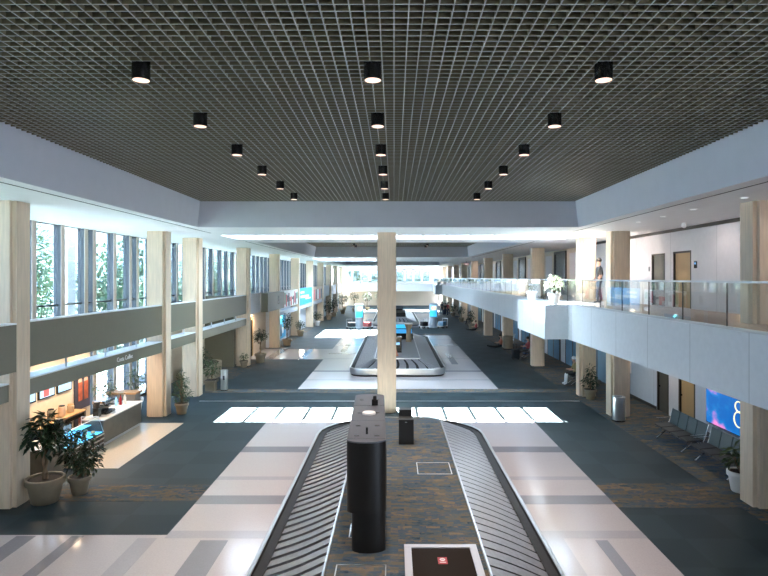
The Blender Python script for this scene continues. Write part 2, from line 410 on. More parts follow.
# right upper wall with doors
b = MB()
WX = 10.35
for y0, y1, z0, z1 in [(1, 20.2, 0, 3), (20.2, 21.5, 2.05, 3), (21.5, 22.15, 0, 3), (22.15, 23.3, 2.03, 3), (23.3, 30.0, 0, 3)]:
    b.box((WX, y0, SLAB+z0), (WX+.15, y1, SLAB+z1-.1))
b.build('wall_right', M['wall'], struct=True)
MB().box((WX-.03, 1, SOF-.12), (WX+.2, 30, SOF-.005)).build('shadow_gap_strip', M['bronze'], struct=True)  # dark strip standing in for the shadow gap at the wall top
def door(n, y0, y1, m, h):
    o = MB().box((WX-.005, y0, SLAB), (WX+.10, y0+.07, SLAB+h)).box((WX-.005, y1-.07, SLAB), (WX+.10, y1, SLAB+h)).box((WX-.005, y0, SLAB+h-.07), (WX+.10, y1, SLAB+h)).build(f'door_{n}', M['bronze'], struct=True)
    MB().box((WX+.05, y0+.07, SLAB+.01), (WX+.09, y1-.07, SLAB+h-.07)).build('door_leaf', m, o)
    MB().tube([(WX+.02, y0+.14, SLAB+.98), (WX+.02, y0+.26, SLAB+.98)], .012).box((WX+.02, y0+.13, SLAB+.96), (WX+.06, y0+.16, SLAB+1.0)).build('door_handle', M['steel'], o)
door(1, 22.15, 23.3, M['door_olive'], 2.03); door(2, 20.2, 21.5, M['door_tan'], 2.05)
r = MB().box((-.03, -.08, 0), (0, .08, .24)).build('card_reader', M['black'], loc=(WX, 19.88, SLAB+1.42)); tag(r, 'black card reader on wall right of the tan upper door', 'card reader')
MB().box((-.034, -.05, .13), (-.03, .05, .2)).build('reader_window', M['scr_pale'], r)
r = MB().box((-.03, -.06, 0), (0, .06, .18)).build('door_bell_box', M['graytop'], loc=(WX+.005, 23.5, SLAB+1.35)); tag(r, 'small grey box on wall left of the olive upper door', 'wall box')
# recess further along the upper level: dark shopfronts between cream piers
b = MB(); b.box((10.9, 30, SLAB), (11.05, 107, SOF)); b.build('wall_right_recess', M['cream'], struct=True)
k = 3
for i in range(13):
    y0 = 31 + i*5.6
    o = MB().box((10.8, y0, SLAB), (10.9, y0+.12, SOF-.1)).box((10.8, y0+2.5, SLAB), (10.9, y0+2.62, SOF-.1)).box((10.8, y0, SOF-.25), (10.9, y0+2.62, SOF-.1)).build(f'door_{k}', M['bronze'], struct=True); k += 1
    MB().box((10.86, y0+.12, SLAB), (10.895, y0+2.5, SOF-.25)).build('dark_glazing', M['black'], o)
    MB().box((10.83, y0+3.4, SLAB+.02), (10.9, y0+4.8, SLAB+2.6)).build('wall_panel', M['wall'], struct=True)
MB().box((10.3, 29.9, SLAB), (10.95, 30.05, SOF)).build('wall_return', M['wall'], struct=True)
# right lower wall
b = MB(); LX = 10.75
for y0, y1, z0 in [(1, 20.7, 0), (20.7, 21.9, 2.1), (21.9, 22.7, 0), (22.7, 23.7, 2.1), (23.7, 28.6, 0)]:
    b.box((LX, y0, z0), (LX+.15, y1, 2.9))
b.build('wall_right_lower', M['wall_lo'], struct=True)
for n, y0, y1, m in ((21, 20.7, 21.9, M['door_tan']), (22, 22.7, 23.7, M['door_olive'])):
    o = MB().box((LX-.01, y0, 0.001), (LX+.14, y0+.08, 2.1)).box((LX-.01, y1-.08, 0.001), (LX+.14, y1, 2.1)).box((LX-.01, y0, 2.02), (LX+.14, y1, 2.1)).build(f'door_{n}', M['bronze'], struct=True)
    MB().box((LX+.06, y0+.08, .012), (LX+.10, y1-.08, 2.02)).build('door_leaf', m, o)
    MB().tube([(LX+.02, y1-.22, 1.0), (LX+.02, y1-.12, 1.0)], .015).cbox((LX+.04, y1-.14, 1.0), (.05, .04, .06)).build('door_handle', M['black'], o)
MB().box((LX-.02, 1, .005), (LX, 20.65, .12)).box((LX-.02, 23.75, .005), (LX, 28.6, .12)).build('baseboard_right', M['bronze'], struct=True)
b = MB(); b.box((LX+.05, 28.6, 0), (LX+.2, 107, 2.9)); b.build('wall_right_far', M['wall_lo'], struct=True)
n = 0
for i in range(18):
    y0 = 29.2 + i*4.2
    o = MB().box((LX-.02, y0, 0.006), (LX+.05, y0+.08, 2.88)).box((LX-.02, y0+2.9, 0.006), (LX+.05, y0+2.98, 2.88)).box((LX-.02, y0+1.45, 0.006), (LX+.05, y0+1.53, 2.88)).build(f'window_{30+i}', M['bronze'], struct=True)
    MB().box((LX, y0+.08, .02), (LX+.045, y0+2.9, 2.86)).build('window_pane', M['blueglass'], o)
# ------------------------------------------------------------------ left side
PX = -8.98
def lpanel(y0, y1, x=PX, z0=3.2, z1=4.3):
    o = MB().box((x-.22, y0, z0), (x, y1, z1)).build('fascia_panel', M['panel'], struct=True)
    MB().box((x-.26, y0, z1), (x+.012, y1, z1+.035)).build('lit_top_cap', M['lit_top_cap'], o)
    return o
GAP = .352
lpanel(5.2, 13.87-GAP, -8.8); lpanel(13.87+GAP-.12, 22.8-GAP); lpanel(22.8+GAP, 26.6-GAP); lpanel(26.6+GAP, 35.6-GAP)
def sband(y0, y1):
    o = MB().box((PX-.5, y0, 2.5), (PX, y1, 2.9)).build('sign_band', M['panel'], struct=True)
    MB().box((PX-.52, y0, 2.9), (PX+.012, y1, 2.93)).build('lit_top_cap', M['lit_top_cap'], o)
    b = MB()
    y = y0+2
    while y < y1-1: b.box((PX-.16, y, 2.93), (PX-.12, y+.04, 3.2)); y += 2.2
    b.build('hanger_post', M['steel'], o)
    return o
sband(5.2, 13.87-GAP); sband(13.87+GAP-.12, 22.8-GAP); sband(22.8+GAP, 26.6-GAP); sband(26.6+GAP, 35.6-GAP)
def text(name, s, size, loc, rot, m, parent=None, ext=.006):
    cu = bpy.data.curves.new(name, 'FONT'); cu.body = s; cu.size = size; cu.extrude = ext; cu.align_x = 'CENTER'; cu.resolution_u = 3
    o = bpy.data.objects.new(name, cu); COL.objects.link(o)
    dg = bpy.context.evaluated_depsgraph_get(); me = bpy.data.meshes.new_from_object(o.evaluated_get(dg))
    bpy.data.objects.remove(o); me.materials.clear(); me.materials.append(m)
    q = bpy.data.objects.new(name, me); COL.objects.link(q); q.location = loc; q.rotation_euler = rot
    if parent: q.parent = parent
    return q
# sign lettering on the band facing the hall
cs = text('cafe_sign_lettering', 'Costa Coffee', .21, (PX+.008, 19.35, 2.65), (PI/2, 0, PI/2), M['print_white'])
tag(cs, 'white raised shop name lettering on the olive band above the coffee bar', 'sign')
# window wall
WL = -11.5
wn = 1
def wbay(y0, y1, fins, zlo):
    global wn
    o = MB().box((WL-.04, y0, 4.43), (WL+.04, y1, 4.49)).box((WL-.03, y0, SOF-.03), (WL+.03, y1, SOF-.002)).box((WL-.08, y0, zlo), (WL+.08, y1, zlo+.1)).build(f'window_{wn}', M['bronze'], struct=True)
    for y in fins:
        q = MB().box((WL-.12, y-.11, zlo), (WL+.13, y+.11, SOF-.002)).build('mullion', M['mull_shaded'], o)
        MB().box((WL+.13, y-.11, zlo), (WL+.155, y+.11, SOF-.002)).build('mullion_edge', M['mull'], q)
    MB().box((WL-.012, y0, zlo+.1), (WL+.0, y1, SOF-.03)).build('window_pane', M['tint_glass'], o)
    wn += 1
wbay(-6, 13.9, [-4.5+1.55*i for i in range(12)], 4.05)
MB().box((WL-.12, -6.9, 0), (WL+.12, 13.9, 4.05)).build('wall_left_near', M['cream'], struct=True)
wbay(13.9, 28.2, [13.95, 15.4, 16.8, 18.3, 19.9, 21.4, 22.0, 23.6, 25.0, 25.7, 27.2, 28.15], .02)
y = 29.0
for i in range(8):
    wbay(28.2+9.3*i+ (0 if i == 0 else .0), 28.2+9.3*(i+1), [28.9+9.3*i+1.5*k for k in range(6)], 4.05)
MB().box((WL-.12, 28.2, 0), (WL+.12, 102.6, 4.05)).build('wall_left', M['cream'], struct=True)
# low end walls of the left strip
MB().box((-11.4, 34.9, .001), (-9.65, 35.3, 4.3)).build('wall_left_return', M['panel'], struct=True)
# exterior canopy columns
for i in range(8):
    o = MB().box((-.32, -.32, -.3), (.32, .32, 9)).build('exterior_column', M['ext_white'], loc=(-14.6, 16.5+i*9.2, 0))
    tag(o, 'white exterior column beyond the left windows, in a row along the pavement', 'column', 'exterior columns outside the left windows')
# end + back walls, far bridge
MB().box((-12, -7.2, -.3), (11.6, -7, 9)).build('wall_back', M['cream'], struct=True)
MB().box((-12, -7, 2.9), (11.6, -.7, SLAB)).build('bridge_slab', M['fascia'], struct=True)
MB().box((-9, 106.5, 2.9), (7.5, 110, SLAB)).build('far_bridge_slab', M['coffer'], struct=True)
MB().box((-12, 112, 0), (11.6, 112.3, 2.9)).build('wall_far_lower', M['cream'], struct=True)
MB().box((-12, 110, 2.9), (11.6, 126, SLAB-.02)).build('far_upper_floor', M['upfloor'], struct=True)
o = MB()
for x in [-11+1.9*i for i in range(12)]: o.box((x-.22, 126, SLAB), (x+.22, 126.3, SOF))
o.box((-12, 126, SLAB), (11.6, 126.3, SLAB+.25)).box((-12, 126, SOF-.3), (11.6, 126.3, SOF))
o = o.build('window_60', M['ext_white'], struct=True)
MB().box((-12, 126.14, SLAB+.25), (11.6, 126.16, SOF-.3)).build('window_pane', M['tint_glass'], o)
fb = thing('bridge_balustrade', 'glass balustrade on the far bridge across the hall', 'balustrade', (0, 106.6, SLAB))
for i in range(8): MB().box((-9+2.05*i, -.01, .02), (-9+2.05*i+2.0, .01, 1.0)).build('glass_panel', M['rail_glass'], fb)
MB().box((-9, -.03, .98), (7.1, .03, 1.03)).build('handrail', M['steel'], fb)
MB().box((-80, 150, -1), (60, 151, 4.2)).build('distant_hedge_bank', M['grass'], struct=True)
#==OBJS==
# ------------------------------------------------------------------ downlights
def downlight(loc, label, group):
    t = thing('downlight', label, 'ceiling light', loc, 0, group)
    MB().lathe([(.112,.02),(.112,.30),(.100,.30),(.100,.022),(.112,.02)], n=24, cap=False).lathe([(.10,.295),(.10,.30)], n=20).build('can', M['black'], t, smooth=True)
    MB().lathe([(.102,.021),(.102,.03)], n=24).build('lamp_lens', M['lamp_warm'], t)
    return t
dl0 = None
for ri, (rx, rn) in enumerate(((-3.21, 'left'), (-.27, 'middle'), (2.66, 'right'))):
    for k in range(6):
        lab = f'{ordn(k)} black cylinder downlight from the camera in the {rn} row under the near grid ceiling'
        loc = (rx, 7.36+2.25*k, GZ-.23)
        if dl0 is None: dl0 = downlight(loc, lab, 'downlights under the near grid ceiling')
        else: dup(dl0, loc, 0, lab)
    for k in range(2):
        dup(dl0, (rx, 46.2+2.25*k, GZ-.23), 0, 'small far black downlight under the second grid ceiling', 'downlights under the second grid ceiling')
for rx in (-3.21, -.27, 2.66):
    for k in range(6):
        l = bpy.data.lights.new('downlight_beam', 'SPOT'); l.energy = 130; l.color = (1, .78, .62); l.shadow_soft_size = .08; l.spot_size = 1.5; l.spot_blend = .6
        o = bpy.data.objects.new('downlight_beam', l); COL.objects.link(o); o.location = (rx, 7.36+2.25*k, GZ-.24)
# recessed lights and a dome camera in the right soffit
for k, y in enumerate((13.1, 15.35, 17.1, 18.8)):
    o = MB().lathe([(.10,-.004),(.10,.01)], n=20).build('recessed_light', M['white_plastic'], loc=(7.92, y, SOF))
    MB().lathe([(.075,-.007),(.075,.0)], n=18).build('lamp_lens', M['glow_white'], o)
    tag(o, f'{ordn(k)} small round recessed light from the camera in the white right soffit', 'recessed light', 'recessed lights in the right soffit')
o = MB().lathe([(.06,-.05),(.06,0)], n=16).lathe([(.01,-.17),(.06,-.15),(.085,-.10),(.085,-.05)], n=16).build('dome_camera', M['white_plastic'], loc=(9.55, 19.1, SOF)); tag(o, 'white dome camera hanging from the right soffit above the upper doors', 'camera')
# ------------------------------------------------------------------ carousels
def rrect(cx, y0, y1, w, r, step):
    """closed loop of a rounded rectangle with matched sampling for every offset"""
    pts = []
    L = (y1-y0) - 2*r
    nl = max(2, int(round((CL_LEN)/step))); nw = 6; nc = 7
    def seg(a, b, n):
        for i in range(n): t = i/n; pts.append((a[0]+(b[0]-a[0])*t, a[1]+(b[1]-a[1])*t))
    def arc(c, a0):
        for i in range(nc): a = a0 + PI/2*i/nc; pts.append((c[0]+r*math.cos(a), c[1]+r*math.sin(a)))
    seg((cx+w, y0+r), (cx+w, y1-r), nl); arc((cx+w-r, y1-r), 0)
    seg((cx+w-r, y1), (cx-w+r, y1), nw); arc((cx-w+r, y1-r), PI/2)
    seg((cx-w, y1-r), (cx-w, y0+r), nl); arc((cx-w+r, y0+r), PI)
    seg((cx-w+r, y0), (cx+w-r, y0), nw); arc((cx+w-r, y0+r), -PI/2)
    return pts
def carousel(name, label, cx, y0, y1, w, r, step, deck, plates=True):
    global CL_LEN
    CL_LEN = (y1-y0)-2*r
    t = thing(name, label, 'baggage carousel', (cx, (y0+y1)/2, 0), 0, 'baggage carousels along the hall')
    yc = (y0+y1)/2
    def loop(off): return [(x-0, y-yc) for x, y in rrect(0, y0+off, y1-off, w-off, max(.15, r-off), step)]
    def bands(b, specs):
        ls = [[b.v((x, y, z)) for x, y in loop(o)] for o, z in specs]
        for A, B in zip(ls, ls[1:]):
            n = len(A)
            for i in range(n): b.f([A[i], A[(i+1)%n], B[(i+1)%n], B[i]])
    b = MB(); bands(b, [(.10, .01), (.10, .10), (.04, .12)]); b.build('kick_base', M['rubber'], t)
    b = MB(); bands(b, [(.05, .10), (.0, .13), (.0, .43), (.02, .455), (.07, .455), (.085, .44)]); b.build('bumper_rail', M['bumper'], t, smooth=True)
    b = MB(); bands(b, [(.085, .44), (.10, .39), (.27, .365), (.28, .40)]); b.build('bumper_lip', M['rubber'], t)
    inn = 1.36
    A = loop(.27); B = loop(inn); n = len(A)
    b = MB()
    if plates:
        # overlapping crescent plates, one per step, each lifted a little over the next
        sk = .22; gap = .27; bb = MB()
        va = [bb.v((*p, .34)) for p in A]; vb = [bb.v((*p, .77)) for p in B]
        for i in range(n): bb.f([va[i], va[(i+1)%n], vb[(i+1)%n], vb[i]])
        bb.build('belt_underlay', M['rubber'], t)
        for i in range(n):
            a0, a1, b0, b1 = (Vector((*A[i], .372)), Vector((*A[(i+1)%n], .372)), Vector((*B[i], .80)), Vector((*B[(i+1)%n], .80)))
            rows = []
            for k in range(6):
                u = k/5; bow = sk*math.sin(u*PI)
                p = a0.lerp(b0, u); q = a1.lerp(b1, u); dd = (q-p)
                lift = Vector((0,0,.012))
                rows.append((b.v(p + dd*(bow)), b.v(q + dd*(bow-gap) + lift), b.v(q + dd*(bow-gap) - Vector((0,0,.04)))))
            for k in range(5):
                b.f([rows[k][0], rows[k+1][0], rows[k+1][1], rows[k][1]])
                b.f([rows[k][1], rows[k+1][1], rows[k+1][2], rows[k][2]])
    else:
        va = [b.v((*p, .372)) for p in A]; vb = [b.v((*p, .80)) for p in B]
        for i in range(n): b.f([va[i], va[(i+1)%n], vb[(i+1)%n], vb[i]])
    b.build('plate_belt', M['slat'], t)
    b = MB(); bands(b, [(inn-.005, .78), (inn-.005, .84), (inn+.03, .845), (inn+.04, .82)]); b.build('inner_trim', M['trim'], t)
    b = MB(); vs = [b.v((*p, .822)) for p in loop(inn+.03)]; b.f(vs); b.build('island_deck', deck, t)
    return t
c1 = carousel('baggage_carousel', 'large near baggage carousel with metal plate belt around a carpeted island', .20, 1.2, 20.35, 2.67, 1.9, .33, M['deck'])
def wl(t, x, y, z): return (x-t.location.x, y-t.location.y, z)
def hatch(t, x0, x1, y0, y1, z=.822, wd=.02):
    b = MB()
    for a, c, e, f in ((x0, x1, y0, y0+wd), (x0, x1, y1-wd, y1), (x0, x0+wd, y0, y1), (x1-wd, x1, y0, y1)):
        b.box(wl(t, a, e, z-.01), wl(t, c, f, z+.004))
    b.build('hatch_frame', M['trim'], t)
hatch(c1, .55, 1.36, 13.5, 14.35); hatch(c1, -.92, -.12, 8.3, 9.25); hatch(c1, -.80, -.36, 10.2, 10.8)
# framed brown board with red badge lying on the island
fb2 = thing('framed_floor_board', 'brown board in a silver frame with red badge on the near carousel island', 'board', (.78, 8.9, .824), 0)
b = MB()
for a, c, e, f in ((-.61,.61,-.95,-.84), (-.61,.61,.84,.95), (-.61,-.49,-.84,.84), (.49,.61,-.84,.84)): b.box((a,e,0), (c,f,.05))
b.build('frame', M['silver'], fb2, bevel=.004)
MB().box((-.49,-.84,.001), (.49,.84,.03)).build('board', M['brown'], fb2)
bd = MB().box((-.075,.30,.029), (.075,.52,.034)).build('badge', M['red'], fb2)
b = MB().lathe([(.045,.033),(.045,.036)], c=(0,.44,0), n=20); b.box((-.05,.345,.033),(.05,.36,.036)); b.build('badge_emblem', M['print_white'], bd)
b = MB().box((-.03,.447,.036),(.03,.456,.0375)).box((-.03,.424,.036),(.03,.433,.0375)).build('emblem_bars', M['red'], bd)
# tall black display kiosk
kt = thing('display_kiosk', 'tall black round-ended display kiosk on the near carousel island', 'kiosk', (-.50, 11.35, .824), math.radians(1.5))
def stadium(w, L, n=10):
    p = []
    for i in range(n+1): a = -PI + PI*i/n; p.append((w*math.cos(a), -L + w*math.sin(a)*.55))
    for i in range(n+1): a = PI*i/n; p.append((w*math.cos(a), L + w*math.sin(a)*.55))
    return p
MB().prism([(x+.03, y-.12) for x, y in stadium(.285, 1.46)], 0, .76).build('pedestal', M['kiosk_black'], kt, smooth=True)
cb = MB().prism(stadium(.325, 1.78), .74, 1.885).build('cabinet', M['kiosk_black'], kt, smooth=True)
for sx in (-1, 1):
    for yy in (-.9, .9): MB().cbox((sx*.326, yy, 1.32), (.012, 1.5, .8)).build('side_screen', M['black_matte'], cb)
MB().prism(stadium(.322, 1.775), 1.885, 1.905).build('top_plate', M['slate_top'], kt, smooth=True)
for yy in (-1.55, -.9, .1, 1.3):
    for sx in (-.17, .17): MB().cbox((sx, yy, 1.906), (.085, .05, .006)).build('vent_slot', M['black'], kt)
b = MB()
for yy in (-1.74, -.5, .75): b.cbox((0, yy, 1.9055), (.63, .012, .003))
b.build('top_seams', M['black'], kt)
MB().tube([(0,-1.45,1.9),(0,-1.45,1.99)], .018).cbox((0,-1.45,1.99), (.035,.05,.05)).build('lock_knob', M['black'], kt)
o = MB().lathe([(.115,0),(.115,.03),(.10,.045),(.0,.05)], n=24, cap=False).build('ceiling_puck', M['white_plastic'], loc=(-.49, 11.35, 2.73), smooth=True); o.name = 'wireless_puck'; o.scale = (1.15, 1, 1)
tag(o, 'white round wireless puck lying on top of the tall black kiosk', 'antenna')
o = MB().cbox((0,0,.06), (.13,.10,.12)).cbox((0,.0,.15), (.07,.07,.08)).build('black_bracket', M['black'], loc=(-.40, 12.15, 2.73), bevel=.01); tag(o, 'small black bracket standing behind the white puck on the tall kiosk', 'bracket')
# black podium
pod = thing('podium', 'two-tier black podium box on near carousel island before the lone column', 'podium', (.33, 16.1, .824), 0)
MB().box((-.20,-.20,0), (.21,.20,.68)).build('front_box', M['black_matte'], pod, bevel=.008)
MB().box((-.19,.20,0), (.17,.50,.86)).build('rear_box', M['black_matte'], pod, bevel=.008)
MB().box((-.03,-.203,.60), (.03,-.20,.615)).build('latch', M['steel'], pod)
# second and third carousels
c2 = carousel('baggage_carousel', 'second baggage carousel beyond the lone column with bare grey island', .20, 31.4, 49.5, 2.67, .9, .36, M['graytop'])
b = MB().box((-.62,-9.06,.26), (-.25,-9.045,.33)).box((-.62,-9.06,.16), (-.25,-9.045,.22)); b.build('warning_label', M['yellow'], c2)
c3 = carousel('baggage_carousel', 'third small-looking baggage carousel at the far end of hall', .20, 64.5, 84.5, 2.67, 1.2, .6, M['graytop'])
def desk_screen(name, label, x, y, z, m, w=.9):
    t = thing(name, label, 'screen', (x, y, z), 0, 'screens on the far carousel islands')
    MB().box((-w/2,-.3,0), (w/2,.3,.45)).build('cabinet', M['black'], t, bevel=.02)
    MB().cbox((0,-.18,.58), (w*.92,.06,.5), rx=-.9).build('screen_case', M['black'], t, bevel=.01)
    MB().cbox((0,-.205,.613), (w*.84,.03,.42), rx=-.9).build('screen', m, t)
    return t
desk_screen('screen_desk', 'low black cabinet with tilted blue screen on second carousel island', .72, 43.0, .824, M['scr_blue'], 1.4)
desk_screen('screen_desk', 'low black cabinet with cyan screen further back on second carousel island', .62, 47.2, .824, M['scr_cyan'], 1.4)
desk_screen('screen_desk', 'low black cabinet with dark screen on third carousel island', .7, 68, .824, M['bronze'], 1.3)
desk_screen('screen_desk', 'low black cabinet with grey screen at the back of third carousel island', .5, 76, .824, M['graytop'], 1.3)
t = thing('black_kiosk', 'squat black kiosk box beside the lone column on second carousel island', 'kiosk', (.05, 35.6, .824))
MB().box((-.42,-.3,0), (.42,.3,.95)).build('cabinet', M['black'], t, bevel=.02); MB().cbox((.12,-.305,.55), (.35,.02,.14)).build('display', M['scr_pale'], t)
t = thing('flared_pedestal', 'tan flared pedestal with lit white top on second carousel island', 'pedestal', (1.04, 41.4, .824))
MB().lathe([(.20,0),(.16,.5),(.17,.9),(.30,1.25)], n=16).build('shaft', M['pot_tan'], t, smooth=True); MB().lathe([(.30,1.25),(.30,1.32)], n=16).build('top', M['white_plastic'], t)
o = MB().lathe([(.17,0),(.14,.05),(.03,.42),(.0,.44)], n=14, cap=False).build('traffic_cone', M['orange_cloth'], loc=(.10, 33.9, .824), smooth=True); tag(o, 'small orange cone at the front of the second carousel island', 'cone')
# ------------------------------------------------------------------ digital round kiosks
def round_kiosk(loc, label, rz):
    t = thing('round_kiosk', label, 'kiosk', loc, rz, 'round digital kiosks')
    MB().lathe([(.48,0),(.48,.12),(.40,.16),(.40,1.05),(.46,1.1),(.46,2.52),(.43,2.6)], n=24).build('shell', M['kiosk_gray'], t, smooth=True)
    def curved(z0, z1, m, nm, a0=-2.45, a1=-.69, r=.468):
        b = MB(); n = 12; lo = []; hi = []
        for i in range(n+1):
            a = a0 + (a1-a0)*i/n; lo.append(b.v((r*math.cos(a), r*math.sin(a), z0))); hi.append(b.v((r*math.cos(a), r*math.sin(a), z1)))
        for i in range(n): b.f([lo[i], lo[i+1], hi[i+1], hi[i]])
        return b.build(nm, m, t)
    curved(1.2, 1.82, M['scr_cyan'], 'lower_screen'); curved(1.82, 2.48, M['scr_pale'], 'upper_screen')
    curved(1.95, 2.36, M['scr_yellow'], 'picture_panel', -1.75, -.8, .473); curved(2.0, 2.3, M['scr_orange'], 'picture_panel', -1.95, -1.75, .473)
    return t
round_kiosk((-3.68, 61.2, .012), 'round white digital kiosk with blue screen left of the lone column', .1)
round_kiosk((4.22, 62.2, .012), 'round white digital kiosk with bright blue screen right of the lone column', -.1)
def cart(loc, rz, label, bagm):
    t = thing('luggage_cart', label, 'luggage cart', loc, rz, 'luggage carts by the round kiosks')
    MB().box((-.35,-.5,.22), (.35,.5,.27)).build('deck', M['steel'], t)
    b = MB()
    for s in (-.32, .32): b.tube([(s,.45,.25),(s,.55,1.02)], .02)
    b.tube([(-.34,.55,1.02),(.34,.55,1.02)], .025); b.build('handle', M['steel'], t)
    for sx in (-.3, .3):
        for sy in (-.4, .4):
            MB().cbox((sx, sy, .11), (.06,.22,.22)).build('wheel', M['rubber'], t, bevel=.03)
    s = thing('suitcase', label.replace('luggage cart', 'suitcase lying on the luggage cart').replace('steel ', bagm[1]+' '), 'suitcase', (loc[0], loc[1], loc[2]+.272), rz, 'suitcases on carts')
    MB().box((-.33,-.42,0), (.33,.25,.46)).build('shell', M[bagm[0]], s, bevel=.05)
    MB().tube([(-.1,-.42,.2),(-.1,-.46,.2),(.1,-.46,.2),(.1,-.42,.2)], .015).build('handle', M['black'], s)
cart((-4.45, 60.4, .012), .5, 'steel luggage cart at left foot of the left round kiosk', ('charcoal', 'black'))
cart((-2.75, 60.6, .012), -.5, 'steel luggage cart at right foot of the left round kiosk', ('red_cloth', 'dark red'))
cart((3.15, 61.3, .012), .4, 'steel luggage cart at left foot of the right round kiosk', ('charcoal', 'black'))
cart((5.15, 61.6, .012), -.6, 'steel luggage cart at right foot of the right round kiosk', ('blueglass', 'blue grey'))
# ------------------------------------------------------------------ plants
def in_column(p, e=.06):
    return any(cx-.375-e < p.x < cx+.375+e and cy-.35-e < p.y < cy+.35+e for cx in (-9.235, 8.8) for cy in COLY)
def potted(name, label, cat, loc, pot, fol, leafm='leaf', potm='pot', group=None, trunk=None, seed=0, square=False):
    """pot=(r_top,height); fol=list of (cx,cy,cz,rx,rz,n,size)"""
    rr = random.Random(seed); t = thing(name, label, cat, loc, 0, group)
    r, h = pot
    if square:
        b = MB(); b.prism([(-r*.8,-r*.8),(r*.8,-r*.8),(r*.8,r*.8),(-r*.8,r*.8)], 0, h*.78); b.prism([(-r,-r),(r,-r),(r,r),(-r,r)], h*.78, h); p = b.build('pot', M[potm], t, bevel=.015)
        MB().box((-r*.9,-r*.9,h*.9), (r*.9,r*.9,h+.004)).build('soil', M['soil'], t)
    else:
        MB().lathe([(r*.62,0),(r*.68,.03),(r*.86,h*.74),(r*.98,h*.76),(r,h*.82),(r,h*.97),(r*.96,h),(r*.88,h),(r*.86,h*.9)], n=28, cap=False).lathe([(r*.62,.0),(r*.62,.02)], n=28).build('pot', M[potm], t, smooth=True)
        MB().lathe([(r*.87,h*.88),(r*.87,h*.92)], n=24).build('soil', M['soil'], t)
    b = MB()
    if trunk:
        th, tr = trunk
        for k in range(2):
            b.tube([(tr*1.1*math.cos(PI*k+q*1.1), tr*1.1*math.sin(PI*k+q*1.1), h*.9 + (th-h*.9)*q/6) for q in range(7)], tr, n=7)
    for cx, cy, cz, rx, rz, n, s in fol:
        for k in range(6):
            a = rr.uniform(0, 6.28); q = rr.uniform(.2, .8)
            base = (cx*.3, cy*.3, (trunk[0]-.05) if trunk else h*.9)
            b.tube([base, (cx+rx*q*.5*math.cos(a), cy+rx*q*.5*math.sin(a), cz-rz*.3), (cx+rx*q*math.cos(a), cy+rx*q*math.sin(a), cz+rz*.4*rr.random())], .009, n=4)
    b.build('stems', M['bark'], t)
    b = MB()
    for cx, cy, cz, rx, rz, n, s in fol:
        for k in range(n):
            u = rr.uniform(-1, 1); a = rr.uniform(0, 6.28); q = rr.random()**.45; c = math.sqrt(1-u*u)
            off = Vector((rx*q*c*math.cos(a), rx*q*c*math.sin(a), rz*q*u))
            d = Vector((off.x/rx, off.y/rx, off.z/rz*.5 - .25)) + Vector((rr.gauss(0,.4), rr.gauss(0,.4), rr.gauss(0,.3)))
            L = s*rr.uniform(.7, 1.25)
            p0 = Vector((cx,cy,cz))+off-d.normalized()*L*.4
            tip = p0 + d.normalized()*L + Vector(loc)
            if any(in_column(q) for q in (tip, p0+Vector(loc))): continue
            b.leaf(p0, d, Vector((rr.gauss(0,.3), rr.gauss(0,.3), 1)), L, L*.36)
    b.build('foliage', M[leafm], t)
    return t
G = 'potted plants along the hall'
potted('potted_tree', 'tall dark-leaved tree in the biggest cream pot, at the nearest left column', 'potted plant', (-8.39, 13.95, .005), (.44, .60),
       [(-.05,0,1.78,.42,.36,150,.26), (-.32,-.1,1.55,.26,.28,55,.26), (.22,.05,1.5,.26,.30,70,.25), (.05,0,1.30,.26,.26,55,.24)], trunk=(1.35,.035), seed=1, group=G)
potted('potted_bush', 'bushy dark plant in smaller cream pot, right of the biggest pot', 'potted plant', (-7.86, 14.5, .005), (.27, .44),
       [(0,0,1.05,.55,.50,300,.20), (.25,-.1,.75,.36,.28,90,.20), (-.2,0,1.35,.3,.3,70,.2)], seed=2, group=G)
potted('potted_bush', 'cone-shaped leafy plant in cream pot at foot of the column after the coffee bar', 'potted plant', (-8.40, 22.95, .005), (.27, .44),
       [(0,0,.78,.46,.34,220,.14), (0,0,1.15,.34,.35,150,.14), (0,0,1.52,.18,.25,60,.13)], leafm='leaf_light', seed=3, group=G)
potted('potted_bush', 'round leafy plant in square cream planter beside the steel bin', 'potted plant', (-8.75, 27.75, .005), (.28, .50),
       [(0,0,1.05,.44,.46,280,.15)], leafm='leaf_light', seed=4, group=G, square=True)
potted('potted_bush', 'small low plant in cream pot at the fourth column back on the left', 'potted plant', (-9.0, 34.8, .005), (.26, .42),
       [(0,0,.66,.30,.24,110,.12)], leafm='leaf_light', seed=5, group=G)
potted('potted_tree', 'round-headed dark tree in a cream pot before the dark left doorway', 'potted plant', (-8.45, 36.7, .005), (.36, .60),
       [(0,0,1.75,.52,.40,260,.17), (-.2,0,1.5,.3,.3,60,.16)], trunk=(1.3,.03), seed=6, group=G)
potted('potted_tree', 'slim dark tree in tan pot before the blue left poster', 'potted plant', (-8.5, 46.1, .005), (.38, .50),
       [(0,0,2.0,.42,.60,220,.2), (0,0,1.5,.3,.3,60,.18)], potm='pot_tan', trunk=(1.3,.03), seed=7, group=G)
potted('potted_bush', 'dark leafy plant in tan pot at the sixth left column', 'potted plant', (-8.62, 53.4, .005), (.34, .55),
       [(0,0,1.05,.45,.45,200,.2)], potm='pot_tan', seed=8, group=G)
potted('potted_bush', 'wide bush in white pot where the blue carpet meets the far left shops', 'potted plant', (-8.6, 64.9, .005), (.36, .55),
       [(0,0,1.15,.62,.5,220,.22)], potm='pot_white', seed=9, group=G)
